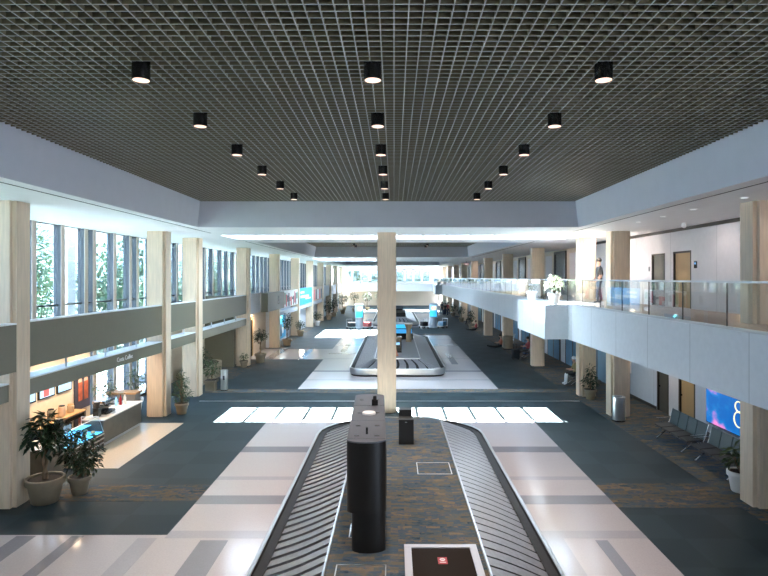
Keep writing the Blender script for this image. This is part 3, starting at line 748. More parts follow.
for i, (x, y, hh) in enumerate(((-8.3, 74, 1.7), (-8.3, 80, 2.0), (-7.6, 86, 2.1), (-6.3, 92, 2.4), (-8.3, 97, 2.0), (-4.4, 95, 2.2), (-2.4, 96, 2.4))):
    potted('potted_tree', ['dark tree in tan pot far along the left shops', 'taller dark tree in tan pot far along the left shops', 'dark tree standing out from the far left shops', 'large dark tree short of the far bridge on the left',
            'dark tree close to the far bridge column on the left', 'left one of two big dark trees under the far bridge', 'right one of two big dark trees under the far bridge'][i], 'potted plant', (x, y, .012), (.4, .55), [(0,0,hh,.8,.75,170,.3)], potm='pot_tan', trunk=(hh-.4,.04), seed=20+i, group=G)
# right side
potted('potted_bush', 'plant in white pot tucked behind the nearest right column', 'potted plant', (8.74, 14.64, .005), (.31, .52),
       [(-.05,0,.85,.34,.36,90,.26)], leafm='leaf_light', potm='pot_white', seed=31, group=G)
potted('potted_bush', 'plant in front of the nearest right column at the right frame edge', 'potted plant', (9.02, 12.75, .005), (.30, .5),
       [(0,0,.95,.46,.45,130,.24)], leafm='leaf_light', potm='pot_white', seed=32, group=G)
potted('potted_bush', 'leafy plant in cream pot at the third right column under the balcony', 'potted plant', (8.72, 25.75, .005), (.28, .44),
       [(0,0,.78,.45,.3,120,.18), (0,0,1.15,.25,.4,70,.17)], seed=33, group=G)
potted('potted_palm', 'sunlit pale leafy plant in white pot on the balcony ledge outside the glass', 'potted plant', (6.62, 23.98, SLAB+.001), (.27, .45),
       [(0,0,.80,.42,.30,170,.17), (0,0,1.05,.26,.22,70,.16)], leafm='leaf_pale', potm='pot_white', seed=34, group='balcony plants')
potted('potted_palm', 'smaller white pot with sparse plant at the back of the balcony ledge', 'potted plant', (6.62, 27.9, SLAB+.001), (.27, .45),
       [(0,0,.66,.22,.18,40,.13)], leafm='leaf_light', potm='pot_white', seed=35, group='balcony plants')
potted('potted_palm', 'white pot with small plant on the far balcony ledge', 'potted plant', (6.62, 87, SLAB+.001), (.3, .45),
       [(0,0,.70,.3,.22,60,.15)], leafm='leaf_light', potm='pot_white', seed=36, group='balcony plants')
for i, (x, y) in enumerate(((8.2, 61.5), (8.25, 71), (8.2, 80.5), (7.9, 90))):
    potted('potted_tree', ['dark plant in cream pot by the sixth right column', 'dark plant in cream pot by the seventh right column', 'dark plant in cream pot by the eighth right column', 'dark tree in a cream pot near the far right columns'][i], 'potted plant', (x, y, .005), (.36, .5), [(0,0,1.35,.5,.6,130,.25)], trunk=(1.0,.035), seed=40+i, group=G)
for i, x in enumerate((-6.3, -2.0)):
    potted('potted_palm', ['green plant in a white pot left on the far bridge', 'green plant in a white pot near the middle of the far bridge'][i], 'potted plant', (x, 107.7, SLAB+.001), (.35, .5), [(0,0,1.1,.8,.5,120,.3)], leafm='leaf_light', potm='pot_white', seed=50+i, group='balcony plants')
# ------------------------------------------------------------------ bins
def bin_(loc, r, h, m, label, split=False):
    t = thing('trash_bin', label, 'trash bin', loc, 0)
    MB().lathe([(r,.0),(r,h-.06)], n=28).build('body', M[m], t, smooth=True)
    MB().lathe([(r*1.03,h-.07),(r*1.03,h-.01),(r*.95,h),(r*.6,h),(r*.6,h-.05)], n=28, cap=False).build('rim', M[m], t, smooth=True)
    MB().lathe([(r*.61,h-.05),(r*.61,h-.04)], n=24).build('opening', M['black'], t)
    MB().lathe([(r*1.01,.0),(r*1.01,.05)], n=28).build('base', M['black'], t)
    return t
bin_((8.46, 21.85, .005), .235, .92, 'steel', 'brushed steel round bin at the foot of the second right column')
tb = bin_((-8.12, 27.75, .005), .17, .98, 'steel', 'slim steel bin beside the square planter on the left')
MB().cbox((.02,-.172,.62), (.09,.01,.2)).build('bin_decal', M['print_dark'], tb)
bin_((8.62, 43.8, .005), .36, .98, 'pot', 'round beige bin by the balcony column behind the pop-out ledge')
# ------------------------------------------------------------------ beam seats
def beam_seats(loc, label, n=4, group='beam seating under the balcony'):
    """faces -x; length along y"""
    t = thing('beam_seating', label, 'seating', loc, 0, group)
    L = .56*n
    MB().box((-.06,-L/2,.30), (.02,L/2,.36)).build('beam', M['chrome'], t)
    for yy in (-L/2+.3, L/2-.3):
        MB().tube([(-.42,yy,.03),(-.05,yy,.32),(.30,yy,.03)], .022).lathe([(.035,0),(.035,.04)], c=(-.42,yy,0), n=10).lathe([(.035,0),(.035,.04)], c=(.30,yy,0), n=10).build('leg', M['chrome'], t)
    for i in range(n):
        yy = -L/2 + .56*(i+.5)
        MB().cbox((-.14,yy,.43), (.50,.52,.06), ry=-.09).build('seat', M['seat_dark'], t, bevel=.02)
        MB().cbox((.20,yy,.70), (.045,.53,.50), ry=.20).build('backrest', M['seat'], t, bevel=.015)
    for yy in (-L/2, L/2):
        MB().tube([(.05,yy,.33),(.13,yy,.48),(.27,yy,.95)], .016).tube([(.05,yy,.36),(-.3,yy,.62),(.14,yy,.64)], .014).build('arm_frame', M['chrome'], t)
    return t
beam_seats((9.25, 18.65, .005), 'row of four teal beam seats nearer the tan lower door, left of the blue screen')
beam_seats((9.25, 16.2, .005), 'row of four teal beam seats in front of the blue screen, behind the white pot')
beam_seats((9.25, 29.2, .005), 'row of two dark beam seats holding the person in a white cap', 2)
beam_seats((9.05, 38.9, .005), 'row of two dark beam seats with the seated person with outstretched legs', 2)
beam_seats((9.3, 46.6, .005), 'row of three teal beam seats behind the person sitting on the floor', 3)
beam_seats((9.0, 67.5, .005), 'row of two far beam seats under the balcony', 2)
# ------------------------------------------------------------------ screen with drifting clouds
sc = thing('wall_screen', 'big wall screen of blue sky and pink clouds with a pale figure eight', 'screen', (10.62, 18.0, .5), 0)
MB().box((0,-1.75,0), (.12,1.75,1.5)).build('screen_case', M['black'], sc, bevel=.01)
MB().box((-.006,-1.72,.03), (.0,1.72,1.47)).build('screen_panel', M['cloud'], sc)
b = MB()
def ring(b, cy, cz, ry, rz):
    b.tube([(-.012, cy+ry*math.cos(2*PI*i/28), cz+rz*math.sin(2*PI*i/28)) for i in range(29)], .022, n=6)
ring(b, -.16, .92, .19, .155); ring(b, -.16, .52, .25, .235); b.build('figure_eight', M['scr_yellow'], sc)
b = MB()
for k in range(5): b.box((-.009, -.30-.09*k, .13), (-.006, -.24-.09*k, .19))
b.build('caption', M['scr_white'], sc)
# drinking fountain / extinguisher cabinet
o = thing('extinguisher_cabinet', 'pale grey wall cabinet with dark window on the lower right wall', 'cabinet', (LX, 26.5, 1.05))
MB().box((-.10,-.25,0), (0,.25,.85)).build('case', M['white_plastic'], o, bevel=.01); MB().box((-.104,-.17,.12), (-.10,.17,.7)).build('window', M['graytop'], o)
o = MB().box((-.09,-.13,0), (0,.13,.16)).build('wall_sign', M['door_olive'], loc=(LX, 20.3, 1.95)); tag(o, 'small dark green wall sign beside the tan lower door', 'sign')
# exit sign
o = thing('exit_sign', 'small red lit exit sign hanging under the far right soffit', 'sign', (8.0, 64, SOF-.45))
MB().box((-.25,-.03,0), (.25,.03,.25)).build('case', M['red'], o); MB().tube([(0,0,.25),(0,0,.449)], .02).build('stem', M['black'], o)
text('lettering', 'EXIT', .2, (0, -.034, .055), (PI/2, 0, 0), M['scr_white'], o)
# ------------------------------------------------------------------ coffee bar
def frame(m0): pass
bar = thing('coffee_counter', 'long dark-fronted coffee bar counter with pale top', 'counter', (-9.55, 19.6, .008))
MB().box((-.33,-1.2,.12), (.33,1.55,.84)).build('counter_body', M['counter'], bar); MB().box((-.30,-1.2,0), (.27,1.52,.12)).build('toe_kick', M['steel'], bar)
MB().box((-.38,-1.2,.84), (.37,1.6,.885)).build('worktop', M['counter_top'], bar, bevel=.006)
dc = thing('pastry_case', 'lit blue glass pastry display case beside the coffee bar counter', 'display case', (-9.55, 17.45, .008))
MB().box((-.36,-.9,.0), (.36,.92,.5)).build('case_base', M['black'], dc, bevel=.01)
for zz in (.16, .30, .44): MB().box((.36,-.88,zz), (.385,.9,zz+.035)).build('grille_rail', M['steel'], dc)
MB().box((-.33,-.87,.50), (.33,.89,.52)).build('lit_floor', M['glow_blue'], dc)
MB().box((-.33,-.87,.72), (-.02,.89,.735)).build('shelf', M['glow_blue'], dc)
MB().quad((.36,-.88,.5), (.36,.9,.5), (.20,.9,.98), (.20,-.88,.98)).quad((.20,-.88,.98), (.20,.9,.98), (-.34,.9,.98), (-.34,-.88,.98)).build('case_glass', M['case_glass'], dc)
b = MB()
for yy in (-.88, .9): b.tube([(.36,yy,.5),(.20,yy,.98),(-.34,yy,.98),(-.34,yy,.5)], .015)
b.tube([(.20,-.88,.98),(.20,.9,.98)], .014); b.build('case_frame', M['steel'], dc)
for i in range(10):
    o = MB().lathe([(.055,0),(.075,.03),(.05,.07),(.01,.08)], n=10).build('pastry', M['wood'], loc=(-9.72+.16*(i%3), 16.75+.17*i, .531), smooth=True); tag(o, 'small brown pastry inside the lit blue display case', 'pastry', 'pastries in the lit case')
# end post (black screen reader), bottles, machines
o = thing('payment_terminal', 'tall black payment post standing before the pastry case', 'terminal', (-9.42, 16.3, .008))
MB().box((-.07,-.1,0), (.07,.1,1.42)).build('post', M['black'], o, bevel=.01); MB().box((.07,-.07,1.2), (.078,.07,1.38)).build('screen', M['black_matte'], o)
nb = thing('side_counter', 'narrow wooden end counter under the payment post', 'counter', (-9.6, 15.75, .008))
MB().box((-.4,-.42,0), (.4,.42,.8)).build('counter_body', M['counter'], nb); MB().box((-.44,-.45,.8), (.44,.45,.84)).build('worktop', M['counter_top'], nb)
em = thing('espresso_machine', 'black and chrome espresso machine on the coffee bar counter', 'coffee machine', (-9.66, 19.35, .894))
MB().box((-.22,-.32,0), (.22,.32,.08)).box((-.22,-.32,.08), (0,.32,.42)).build('body', M['black'], em, bevel=.015)
MB().box((-.24,-.34,.34), (.2,.34,.46)).build('head', M['chrome'], em, bevel=.02)
for yy in (-.15, .15): MB().tube([(.12,yy,.34),(.12,yy,.26)], .035).tube([(.12,yy,.27),(.30,yy,.25)], .014).build('portafilter', M['black'], em)
o = thing('coffee_grinder', 'black coffee grinder with clear hopper left of the espresso machine', 'grinder', (-9.6, 18.75, .894))
MB().box((-.09,-.1,0), (.09,.1,.3)).build('body', M['black'], o, bevel=.01); MB().lathe([(.06,.3),(.1,.45),(.1,.48)], n=14).build('hopper', M['bronze'], o)
for i, (mm, lab) in enumerate((('scr_pale', 'clear bottle'), ('red', 'red bottle'), ('white_plastic', 'white cup tower'))):
    o = thing('bottle', f'{lab} standing at the far end of the coffee bar counter', 'bottle', (-9.75+.06*i, 20.35+.2*i, .894))
    MB().lathe([(.045,0),(.045,.22),(.018,.29),(.018,.33)], n=14).build('body', M[mm], o, smooth=True); MB().lathe([(.02,.33),(.02,.36)], n=10).build('cap', M['black'], o)
gp = thing('glass_guard', 'clear sneeze guard panel standing at the end of the coffee bar', 'glass panel', (-9.55, 20.9, .894))
MB().box((-.3,-.2,.03), (-.29,.22,.38)).build('pane', M['case_glass'], gp); MB().box((-.33,-.22,0), (-.26,.24,.03)).build('foot_rail', M['steel'], gp)
# back counter and wall
MB().box((-11.3, 14.2, .008), (-11.15, 20.2, 2.9)).build('wall_cafe_back', M['cream'], struct=True)
bc = thing('back_counter', 'dark back counter along the coffee bar wall', 'counter', (-10.85, 17.3, .008))
MB().box((-.28,-2.6,0), (.28,2.6,.84)).build('cabinet_body', M['counter'], bc); MB().box((-.29,-2.62,.84), (.31,2.62,.88)).build('worktop', M['wood'], bc)
for i in range(4): MB().box((.28,-2.4+1.25*i,.12), (.295,-1.3+1.25*i,.8)).build('cabinet_door', M['black'], bc)
for i in range(9):
    y = 15.2+.52*i; hh = .22+.16*R.random()
    o = thing('jar', f'{ordn(i)} storage jar from the camera on the back counter', 'jar', (-10.85+.1*R.random(), y, .891))
    MB().lathe([(.10,0),(.11,.03),(.11,hh),(.08,hh+.02)], n=14).build('body', M[R.choice(['wood','pot_tan','steel','pot','print_tan'])], o, smooth=True)
    MB().lathe([(.09,hh+.02),(.09,hh+.05),(.02,hh+.06)], n=12).build('lid', M[R.choice(['black','wood'])], o)
for i in range(4):
    y = 16.55+1.0*i
    o = MB().box((-.03,-.42,0), (.03,.42,.48)).build('menu_screen', M['black'], loc=(-11.123, y, 1.55)); tag(o, ['first','second','third','fourth'][i] + ' lit blue menu screen from the left behind the coffee bar', 'screen', 'menu screens')
    MB().box((.03,-.38,.04), (.034,.38,.44)).build('screen_panel', M['scr_pale'], o)
    if i == 2: MB().box((.034,-.2,.06), (.037,.1,.36)).build('red_picture', M['red_print'], o)
po = thing('drinks_poster', 'dark poster with two iced coffee glasses on the coffee bar wall', 'poster', (-11.095, 20.65, .75))
MB().box((-.03,-.50,0), (.02,.50,1.55)).build('board', M['print_dark'], po)
for i, yy in enumerate((-.18, .2)):
    g = MB().prism([(-.001,0)]*0 or [(.02,yy-.13),(.03,yy-.13),(.03,yy+.13),(.02,yy+.13)], .3, .95).build('glass_print', M['drink'], po)
    MB().lathe([(.15,0),(.16,.1),(.08,.2)], c=(0,0,0), n=14).build('foam_print', M['foam'], g, loc=(.01, yy, .93)).scale = (.12, 1, 1)
MB().box((-11.3, 20.2, .008), (-11.13, 21.25, 2.9)).build('wall_cafe_pier', M['cream'], struct=True)
# planter boxes and low wall behind the counter
pw = thing('planter_wall', 'grey low planter wall with wooden cap behind the coffee bar', 'planter', (-10.4, 22.3, .006))
MB().box((-.5,-.25,0), (.55,.25,.95)).build('body', M['graytop'], pw); MB().box((-.55,-.3,.95), (.6,.3,1.02)).build('cap', M['wood'], pw, bevel=.01)
for i, (x, y, lab) in enumerate(((-10.75, 21.55, 'pale green shrub in white tub against the bright cafe window'), (-10.3, 23.1, 'olive green shrub in white tub behind the planter wall'))):
    potted('potted_bush', lab, 'potted plant', (x, y, .006), (.3, .6), [(0,0,1.35,.5,.5,170,.16)], leafm='leaf_light', potm='pot_white', seed=60+i, group='cafe shrubs')
# sofa like low curved bench + plant left of bay four
lw = thing('curved_planter', 'long tan curved low planter box in the third left bay', 'planter', (-9.95, 30.6, .006))
MB().prism([(-.5,-2.0),(.45,-2.0),(.5,1.2),(.35,1.75),(0,2.0),(-.5,2.0)], 0, .8).build('body', M['pot'], lw, bevel=.05)
MB().prism([(-.4,-1.9),(.35,-1.9),(.4,1.1),(0,1.75),(-.4,1.8)], .78, .81).build('soil', M['soil'], lw)
potted('shrub', 'dark shrub growing out of the tan curved planter', 'plant', (-9.95, 29.9, .82), (.2,.1), [(0,0,.5,.55,.5,200,.2)], seed=70)
# ------------------------------------------------------------------ left shops beyond
o = thing('olive_sign_box', 'olive fascia box with a black upright mark, fixed to a left column', 'sign', (-8.78, 42.6, 3.05))
MB().box((-.25,-3.2,0), (.22,2.6,1.28)).build('box', M['panel'], o); MB().box((.22,.2,.35), (.226,.75,1.0)).build('mark', M['black'], o)
MB().box((-9.4, 35.95, 3.05), (-9.1, 39.4, 4.35)).build('fascia_panel', M['wall_lo'], struct=True)
rr = random.Random(5)
o = thing('collage_banner', 'long banner of red, white and blue pictures between left columns', 'banner', (PX, 49.5, 2.95))
MB().box((-.1,-4.2,0), (.06,4.2,1.35)).build('board', M['print_white'], o)
for k in range(14):
    yy = -4.0+.58*k; MB().box((.06,yy,.05+.5*(k%2)*rr.random()), (.068,yy+.5,.75+.5*rr.random())).build('picture', M[rr.choice(['red_print','print_dark','cyan_print','print_green','red_print'])], o)
o = thing('blue_banner', 'bright blue banner with white text bars beyond the collage', 'banner', (PX, 58.9, 2.75))
MB().box((-.1,-4.2,0), (.06,4.2,1.6)).build('board', M['cyan_print'], o)
for a, c, e, f in ((-3.6,-1.2,1.1,1.3), (-3.6,1.8,.65,.9), (-.5,3.2,.45,.6)): MB().box((.06,a,e), (.068,c,f)).build('text_bar', M['print_white'], o)
o = thing('picture_banner', 'red and tan picture banner furthest along the left columns', 'banner', (PX, 68.2, 2.75))
MB().box((-.1,-4.2,0), (.06,4.2,1.6)).build('board', M['print_tan'], o)
for k in range(5): MB().box((.06,-3.8+1.55*k,.15), (.068,-2.7+1.55*k,1.3)).build('picture', M[['red_print','print_dark','print_white','red_print','print_dark'][k]], o)
for y0, y1 in ((45.3, 53.8), (54.6, 63.1), (63.9, 72.4)): 
    MB().box((PX-.3, y0, 2.35), (PX+.02, y1, 2.7)).build('sign_band', M['coffer'], struct=True)
for i in range(3): MB().box((-9.45, 73.2+9.3*i, 2.9), (-9.1, 81.7+9.3*i, 4.3)).build('fascia_panel', M['coffer'], struct=True)
# lower left wall behind: dark doorway, posters
dn = thing('dark_doorway', 'dark brown doorway in the cream left wall behind the round-headed tree', 'doorway', (-9.72, 38.6, .006))
MB().box((-.12,-1.5,0), (0,-1.3,2.7)).box((-.12,1.3,0), (0,1.5,2.7)).box((-.12,-1.5,2.5), (0,1.5,2.7)).build('door_frame', M['door_tan'], dn)
MB().box((-.1,-1.3,0), (-.05,1.3,2.5)).build('door_leaf', M['brown'], dn)
MB().box((-10, 35.95, .001), (-9.84, 44.5, 3.05)).build('wall_left_lower', M['cream'], struct=True)
MB().box((-10, 44.55, .001), (-9.62, 102, 2.9)).build('wall_left_shopfront', M['wall_lo'], struct=True)
o = thing('blue_poster', 'tall blue poster panel on the left wall behind the slim tree', 'poster', (-9.52, 48.6, .25))
MB().box((-.1,-2.4,0), (0,2.4,2.0)).build('board', M['cyan_print'], o)
for k in range(6): MB().box((0,-2.2+.75*k,.2+.2*(k%3)), (.008,-1.7+.75*k,.9+.3*(k%2))).build('picture', M[['print_dark','print_white','print_tan'][k%3]], o)
o = thing('blue_door_panel', 'narrow dark blue panel on the far left wall by the white-potted bush', 'poster', (-9.52, 65.4, .1)); MB().box((-.1,-1,0), (0,1,2.2)).build('board', M['blue_bag'], o); MB().box((0,-.8,1.2), (.008,.8,1.9)).build('picture', M['cyan_print'], o)
o = thing('tan_notice_board', 'small brown board low on the left wall past the sixth column', 'board', (-9.521, 57.5, .5)); MB().box((-.1,-1,0), (0,1,.9)).build('board', M['print_tan'], o); MB().box((0,-.8,.15), (.008,.8,.75)).build('sheet', M['pot_tan'], o)
# ------------------------------------------------------------------ outdoors trees
def tree(loc, h, r, seed, label, m='leaf_out'):
    rr = random.Random(seed); t = thing('tree', label, 'tree', loc, 0, 'trees outside the left windows')
    b = MB(); b.tube([(0,0,0),(.1,.05,h*.3),(.0,.1,h*.6)], .22, n=8, r2=.1)
    for k in range(5): a = k*1.3; b.tube([(.05,.05,h*.4),(r*.5*math.cos(a), r*.5*math.sin(a), h*.62+.3*k*.3)], .07, n=5, r2=.03)
    b.build('trunk', M['bark'], t)
    b = MB()
    for k in range(11):
        c = Vector((rr.gauss(0,r*.4), rr.gauss(0,r*.4), h*(.28+.58*rr.random())))
        for q in range(170):
            dv = Vector((rr.gauss(0,1), rr.gauss(0,1), rr.gauss(0,1))).normalized(); p = c + dv*r*.6*rr.random()**.4
            b.leaf(p, dv+Vector((rr.gauss(0,.5),rr.gauss(0,.5),-.3)), Vector((0,0,1)), .5*rr.uniform(.7,1.3), .28)
    b.build('crown', M[m], t)
places = ['behind the nearest left windows', 'behind the second pane of left windows', 'seen between the nearest two left columns', 'seen just before the coffee bar column', 'seen past the paired left columns',
          'seen through the fourth left bay', 'seen through the fifth left bay', 'far along the outside pavement', 'farthest along the outside pavement', 'outside the near left edge']
for i, (x, y, h) in enumerate(((-24, 34, 9), (-27, 44, 10), (-23, 47, 8), (-25, 55, 10), (-24, 64, 9), (-23, 74, 9), (-24, 88, 10), (-24, 106, 10), (-24, 124, 10), (-22, 25, 8.5))):
    tree((x, y, -.22), h, 3.6, 100+i, 'leafy green tree outdoors ' + places[i])
for i, x in enumerate((-9, -4, 1.5, 7)):
    tree((x, 139+i%2*3, -.3), 9.5, 3.4, 200+i, ['green tree beyond the left part of the far end windows', 'green tree beyond the far end windows behind the bridge', 'green tree beyond the far end windows right of the lone column', 'green tree beyond the right part of the far end windows'][i])
# ------------------------------------------------------------------ people
def person(name, label, loc, rz, joints, cloth, hairm='hair', cap=None, group=None, scale=1.0, extra=None):
    """joints: dict of name->(x,y,z); figure faces -y locally; one skinned surface, cloth by body region"""
    J = joints; bm = bmesh.new(); rad = []
    order = ['pelvis','belly','chest','neck','head0','head1','hipL','kneeL','ankL','toeL','hipR','kneeR','ankR','toeR','shL','elL','wrL','hnL','shR','elR','wrR','hnR']
    rd = dict(pelvis=.135, belly=.125, chest=.15, neck=.055, head0=.085, head1=.088, hip=.09, knee=.062, ank=.042, toe=.036, sh=.065, el=.043, wr=.03, hn=.036)
    idx = {}
    me = bpy.data.meshes.new(name); verts = []; edges = []; vr = []
    for k in order:
        idx[k] = len(verts); verts.append(J[k]); vr.append(rd.get(k, rd.get(k[:-1], .05)))
    E = [('pelvis','belly'),('belly','chest'),('chest','neck'),('neck','head0'),('head0','head1')]
    for s in 'LR': E += [('pelvis','hip'+s),('hip'+s,'knee'+s),('knee'+s,'ank'+s),('ank'+s,'toe'+s),('chest','sh'+s),('sh'+s,'el'+s),('el'+s,'wr'+s),('wr'+s,'hn'+s)]
    edges = [(idx[a], idx[c]) for a, c in E]
    me.from_pydata(verts, edges, [])
    o = bpy.data.objects.new(name, me); COL.objects.link(o)
    md = o.modifiers.new('skin', 'SKIN'); md.use_smooth_shade = True
    lay = me.skin_vertices[0] if me.skin_vertices else None
    if lay is None:
        me.attributes  # skin layer is created with the modifier
    sv = me.skin_vertices[0].data
    for i, r in enumerate(vr): sv[i].radius = (r, r)
    sv[0].use_root = True
    sb = o.modifiers.new('subd', 'SUBSURF'); sb.levels = 2; sb.render_levels = 2
    dg = bpy.context.evaluated_depsgraph_get(); dg.update()
    m2 = bpy.data.meshes.new_from_object(o.evaluated_get(dg)); bpy.data.objects.remove(o)
    segs = [(Vector(J[a]), Vector(J[c]), reg) for a, c, reg in
            [('pelvis','belly','top'),('belly','chest','top'),('neck','head0','skin'),('head0','head1','skin')] +
            sum([[('pelvis','hip'+s,'legs'),('hip'+s,'knee'+s,'legs'),('knee'+s,'ank'+s,'shin'),('ank'+s,'toe'+s,'shoe'),('chest','sh'+s,'top'),('sh'+s,'el'+s,'top'),('el'+s,'wr'+s,'fore'),('wr'+s,'hn'+s,'skin')] for s in 'LR'], [])]
    regs = ['skin','top','legs','shin','shoe','fore']
    for q in regs: m2.materials.append(M[cloth.get(q, 'skin')])
    for p in m2.polygons:
        c = p.center; best = min(segs, key=lambda s: ((c-s[0]) - (s[1]-s[0])*max(0, min(1, (c-s[0]).dot(s[1]-s[0])/max(1e-6, (s[1]-s[0]).length_squared)))).length)
        p.material_index = regs.index(best[2]); p.use_smooth = True
    root = bpy.data.objects.new(name, m2); COL.objects.link(root)
    root.location = loc; root.rotation_euler = (0, 0, rz); root.scale = (scale,)*3
    tag(root, label, 'person', group)
    h0, h1 = Vector(J['head0']), Vector(J['head1']); up = (h1-h0).normalized(); c = (h0+h1)/2 + up*.03
    fwd = Vector((0,-1,0)); fwd = (fwd - up*fwd.dot(up)).normalized(); sd = fwd.cross(up)
    def blob(nm, ctr, r, m, par=root):
        b = MB(); bmesh.ops.create_icosphere(b.bm, subdivisions=2, radius=1)
        for v in b.bm.verts: v.co = Vector((v.co.x*r[0], v.co.y*r[1], v.co.z*r[2])) + ctr
        return b.build(nm, M[m], par, smooth=True)
    blob('hair', c + up*.045 - fwd*.025, (.105,.108,.10), cap or hairm)
    b = MB(); b.cbox(c + fwd*.10 - up*.005, (.022,.035,.035)); b.build('nose', M['skin'], root, bevel=.008)
    b = MB()
    for s in (-1, 1): b.cbox(c + fwd*.093 + sd*.035*s + up*.022, (.02,.012,.012))
    b.build('eyes', M['black'], root)
    b = MB().cbox(c + fwd*.092 - up*.045, (.045,.012,.012)); b.build('mouth', M['red_cloth'], root)
    b = MB()
    for s in 'LR':
        w_, h_ = Vector(J['wr'+s]), Vector(J['hn'+s]); dd = (h_-w_).normalized(); sx = dd.orthogonal().normalized()
        for k in range(4): b.tube([h_ + sx*(.018*(k-1.5)), h_ + sx*(.02*(k-1.5)) + dd*(.055-.008*abs(k-1.3)), h_ + sx*(.02*(k-1.5)) + dd*.085 - Vector((0,0,.02))], .009, n=5)
        b.tube([w_ + sx*.03, w_ + sx*.055 + dd*.05], .010, n=5)
    b.build('fingers', M['skin'], root)
    return root
def standing(lean=0, arm=.0, stride=.12):
    J = dict(pelvis=(0,0,.95), belly=(0,-.01,1.12), chest=(0,0,1.34), neck=(0,0,1.52), head0=(0,-.02,1.60), head1=(0,-.025,1.70))
    for s, q in (('L', 1), ('R', -1)):
        J['hip'+s] = (.10*q,0,.90); J['knee'+s] = (.11*q,-.03-stride*q*.6,.50); J['ank'+s] = (.11*q,.02-stride*q,.085); J['toe'+s] = (.12*q,-.14-stride*q,.04)
        J['sh'+s] = (.19*q,0,1.41); J['el'+s] = (.25*q,.04,1.13); J['wr'+s] = (.25*q,-.12-arm,.95+arm*.8); J['hn'+s] = (.24*q,-.19-arm,.91+arm)
    return J
def sitting(seat=.46, legs=0., back=.0):
    """legs 0 = feet under knees, 1 = stretched straight out"""
    z = seat+.12
    J = dict(pelvis=(0,0,z), belly=(0,.02+back*.1,z+.18), chest=(0,.0+back*.25,z+.40), neck=(0,-.03+back*.3,z+.57), head0=(0,-.07+back*.3,z+.65), head1=(0,-.09+back*.3,z+.75))
    for s, q in (('L', 1), ('R', -1)):
        J['hip'+s] = (.10*q,-.04,z-.03); J['knee'+s] = (.13*q,-.44,z+.0-legs*.10)
        J['ank'+s] = (.13*q,-.44-.42*legs-.03,max(.085, z-.46+.0*legs) if legs < .5 else .085); J['toe'+s] = (.14*q,-.62-.42*legs,.04+.10*legs)
        J['sh'+s] = (.19*q,.0+back*.25,z+.46); J['el'+s] = (.24*q,-.10,z+.22); J['wr'+s] = (.12*q,-.30,z+.20); J['hn'+s] = (.09*q,-.37,z+.22)
    return J
FACE_L = -PI/2      # local -y turned to face -x
pa = person('person', 'person in white cap, tan shirt, shorts and white socks seated facing the hall', (9.12, 29.2, .006), FACE_L, sitting(.45), dict(top='khaki', legs='charcoal', shin='white_cloth', shoe='white_cloth'), cap='white_cloth')
pb = person('person', 'seated person in red sleeves and black trousers with legs stretched out', (8.95, 38.9, .006), FACE_L, sitting(.45, .8, .3), dict(top='red_cloth', fore='skin', legs='charcoal', shin='charcoal', shoe='white_cloth'), hairm='hair')
pc = person('person', 'person in dark clothes sitting on the carpet against the beige bin column', (8.25, 44.9, .006), FACE_L, sitting(.02, 1.0, .2), dict(top='orange_cloth', legs='charcoal', shin='charcoal', shoe='black'))
for o_ in (pc,): pass
pd = person('person', 'dark-clothed person standing upright on the upper floor between two columns', (8.72, 24.65, SLAB+.007), FACE_L, standing(), dict(top='charcoal', fore='skin', legs='navy', shin='navy', shoe='black'), scale=1.06)
for i, (x, y, rz, top, lab) in enumerate(((7.1, 86, .4, 'navy', 'far person in dark blue standing left of the group under the balcony'), (8.0, 85, 1.2, 'white_cloth', 'far person in a white top standing in the group under the balcony'),
        (7.7, 83.2, -.6, 'red_cloth', 'far person in a red top walking under the balcony'), (7.2, 81.9, .2, 'charcoal', 'far person in black beside the one in red under the balcony'))):
    person('person', lab, (x, y, .006), rz, standing(), dict(top=top, legs='navy', shin='navy', shoe='black'), group='far people under the balcony')
person('person', 'far person in white sitting under the balcony beyond the sixth column', (8.9, 67.5, .006), FACE_L, sitting(.45), dict(top='white_cloth', legs='charcoal', shin='charcoal', shoe='black'))
person('person', 'far person in red sitting on floor near the sixth right column', (8.4, 59.5, .006), FACE_L, sitting(.02, 1.0, .2), dict(top='red_cloth', legs='charcoal', shin='charcoal', shoe='black'))
def suitcase(loc, rz, m, label):
    t = thing('suitcase', label, 'suitcase', loc, rz)
    MB().box((-.24,-.15,.06), (.24,.15,.70)).build('shell', M[m], t, bevel=.04)
    b = MB()
    for s in (-.12, .12): b.tube([(s,.1,.7),(s,.1,1.0)], .01)
    b.tube([(-.13,.1,1.0),(.13,.1,1.0)], .014); b.build('handle', M['black'], t)
    for sx in (-.18, .18):
        for sy in (-.1, .1): MB().lathe([(.03,0),(.03,.06)], c=(sx,sy,0), n=10).build('wheel', M['rubber'], t)
suitcase((8.0, 38.2, .006), .3, 'charcoal', 'black upright suitcase in front of the person with outstretched legs')
suitcase((9.3, 40.6, .006), .2, 'blue_bag', 'dark blue suitcase behind the person with outstretched legs')
suitcase((8.5, 45.7, .006), 0, 'charcoal', 'black suitcase next to the person sitting on carpet')
suitcase((7.3, 84.0, .006), .6, 'navy', 'far dark suitcase standing by the people under the balcony')
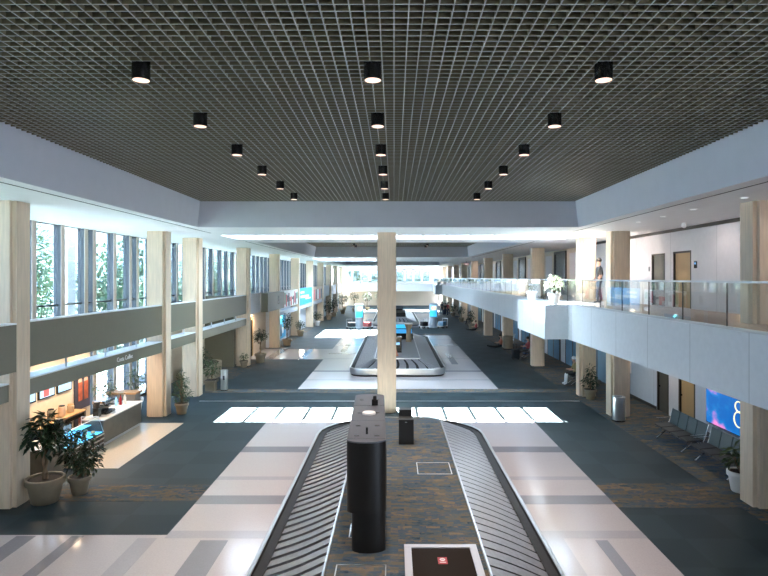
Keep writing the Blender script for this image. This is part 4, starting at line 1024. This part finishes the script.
# lamps of the coffee bar and shops, added fill under balcony and soffit
def lamp(name, loc, e, col, size=.5, rot=(0,0,0)):
    l = bpy.data.lights.new(name, 'AREA'); l.energy = e; l.color = col; l.size = size
    o = bpy.data.objects.new(name, l); COL.objects.link(o); o.location = loc; o.rotation_euler = rot
for y in (16.2, 18.4, 20.4): lamp('cafe_lamp', (-10.2, y, 2.85), 30, (1, .74, .48))
for y in (32, 40, 49, 58, 68): lamp('shop_lamp', (-9.3, y, 2.3 if y > 44 else 2.9), 35, (1, .80, .58))
for y in (16, 22.5, 31, 40, 50, 60, 72, 85): lamp('balcony_fill', (9.6, y, 2.88), 8, (1, .86, .72))  # added fill light under the slab, without fixtures
for y in (12, 18, 26, 36, 48, 62): lamp('soffit_fill', (9.3, y, SOF-.02), 8, (1, .86, .80))  # added fill light for the upper walkway, apart from the recessed lights
#==PART2==
# ------------------------------------------------------------------ camera, world, lights
cam = bpy.data.cameras.new('camera'); co = bpy.data.objects.new('camera', cam); COL.objects.link(co)
co.location = (0, 0, EYE); co.rotation_euler = (PI/2, 0, 0)
cam.sensor_width = 36; cam.lens = 36*580/768
cam.shift_x = -10/768; cam.shift_y = -10.5/768
cam.clip_end = 400
S.camera = co
w = bpy.data.worlds.new('world'); S.world = w; w.use_nodes = True
bg = w.node_tree.nodes['Background']; bg.inputs[0].default_value = (.66, .80, 1, 1); bg.inputs[1].default_value = 7.5
sun = bpy.data.lights.new('sun', 'SUN'); sun.energy = 110; sun.angle = .01; sun.color = (1, .97, .92)
so = bpy.data.objects.new('sun', sun); COL.objects.link(so)
d = Vector((.09, -3.05/7.2, -1)).normalized(); so.rotation_euler = d.to_track_quat('-Z', 'Y').to_euler(); so.location = (0, 40, 30)
def portal(name, c, sx, sy, rot):
    l = bpy.data.lights.new(name, 'AREA'); l.shape = 'RECTANGLE'; l.size = sx; l.size_y = sy; l.cycles.is_portal = True
    o = bpy.data.objects.new(name, l); COL.objects.link(o); o.location = c; o.rotation_euler = rot
for i, (x0, x1, y0, y1) in enumerate(SKY): portal('skylight_portal', ((x0+x1)/2, (y0+y1)/2, SOF+.3), x1-x0, y1-y0, (0, 0, 0))
portal('window_portal', (WL-.2, 11, 3.6), 7.2, 34, (0, -PI/2, 0))
portal('window_portal', (WL-.2, 65, 5.6), 3.1, 74, (0, -PI/2, 0))
portal('window_portal', (0, 126.5, 5.75), 22, 2.9, (PI/2, 0, PI))
S.view_settings.view_transform = 'Standard'; S.view_settings.look = 'None'; S.view_settings.gamma = 1; S.view_settings.exposure = 1.42
S.cycles.max_bounces = 10; S.cycles.diffuse_bounces = 6; S.cycles.transparent_max_bounces = 24; S.cycles.sample_clamp_indirect = 8; S.cycles.caustics_reflective = False
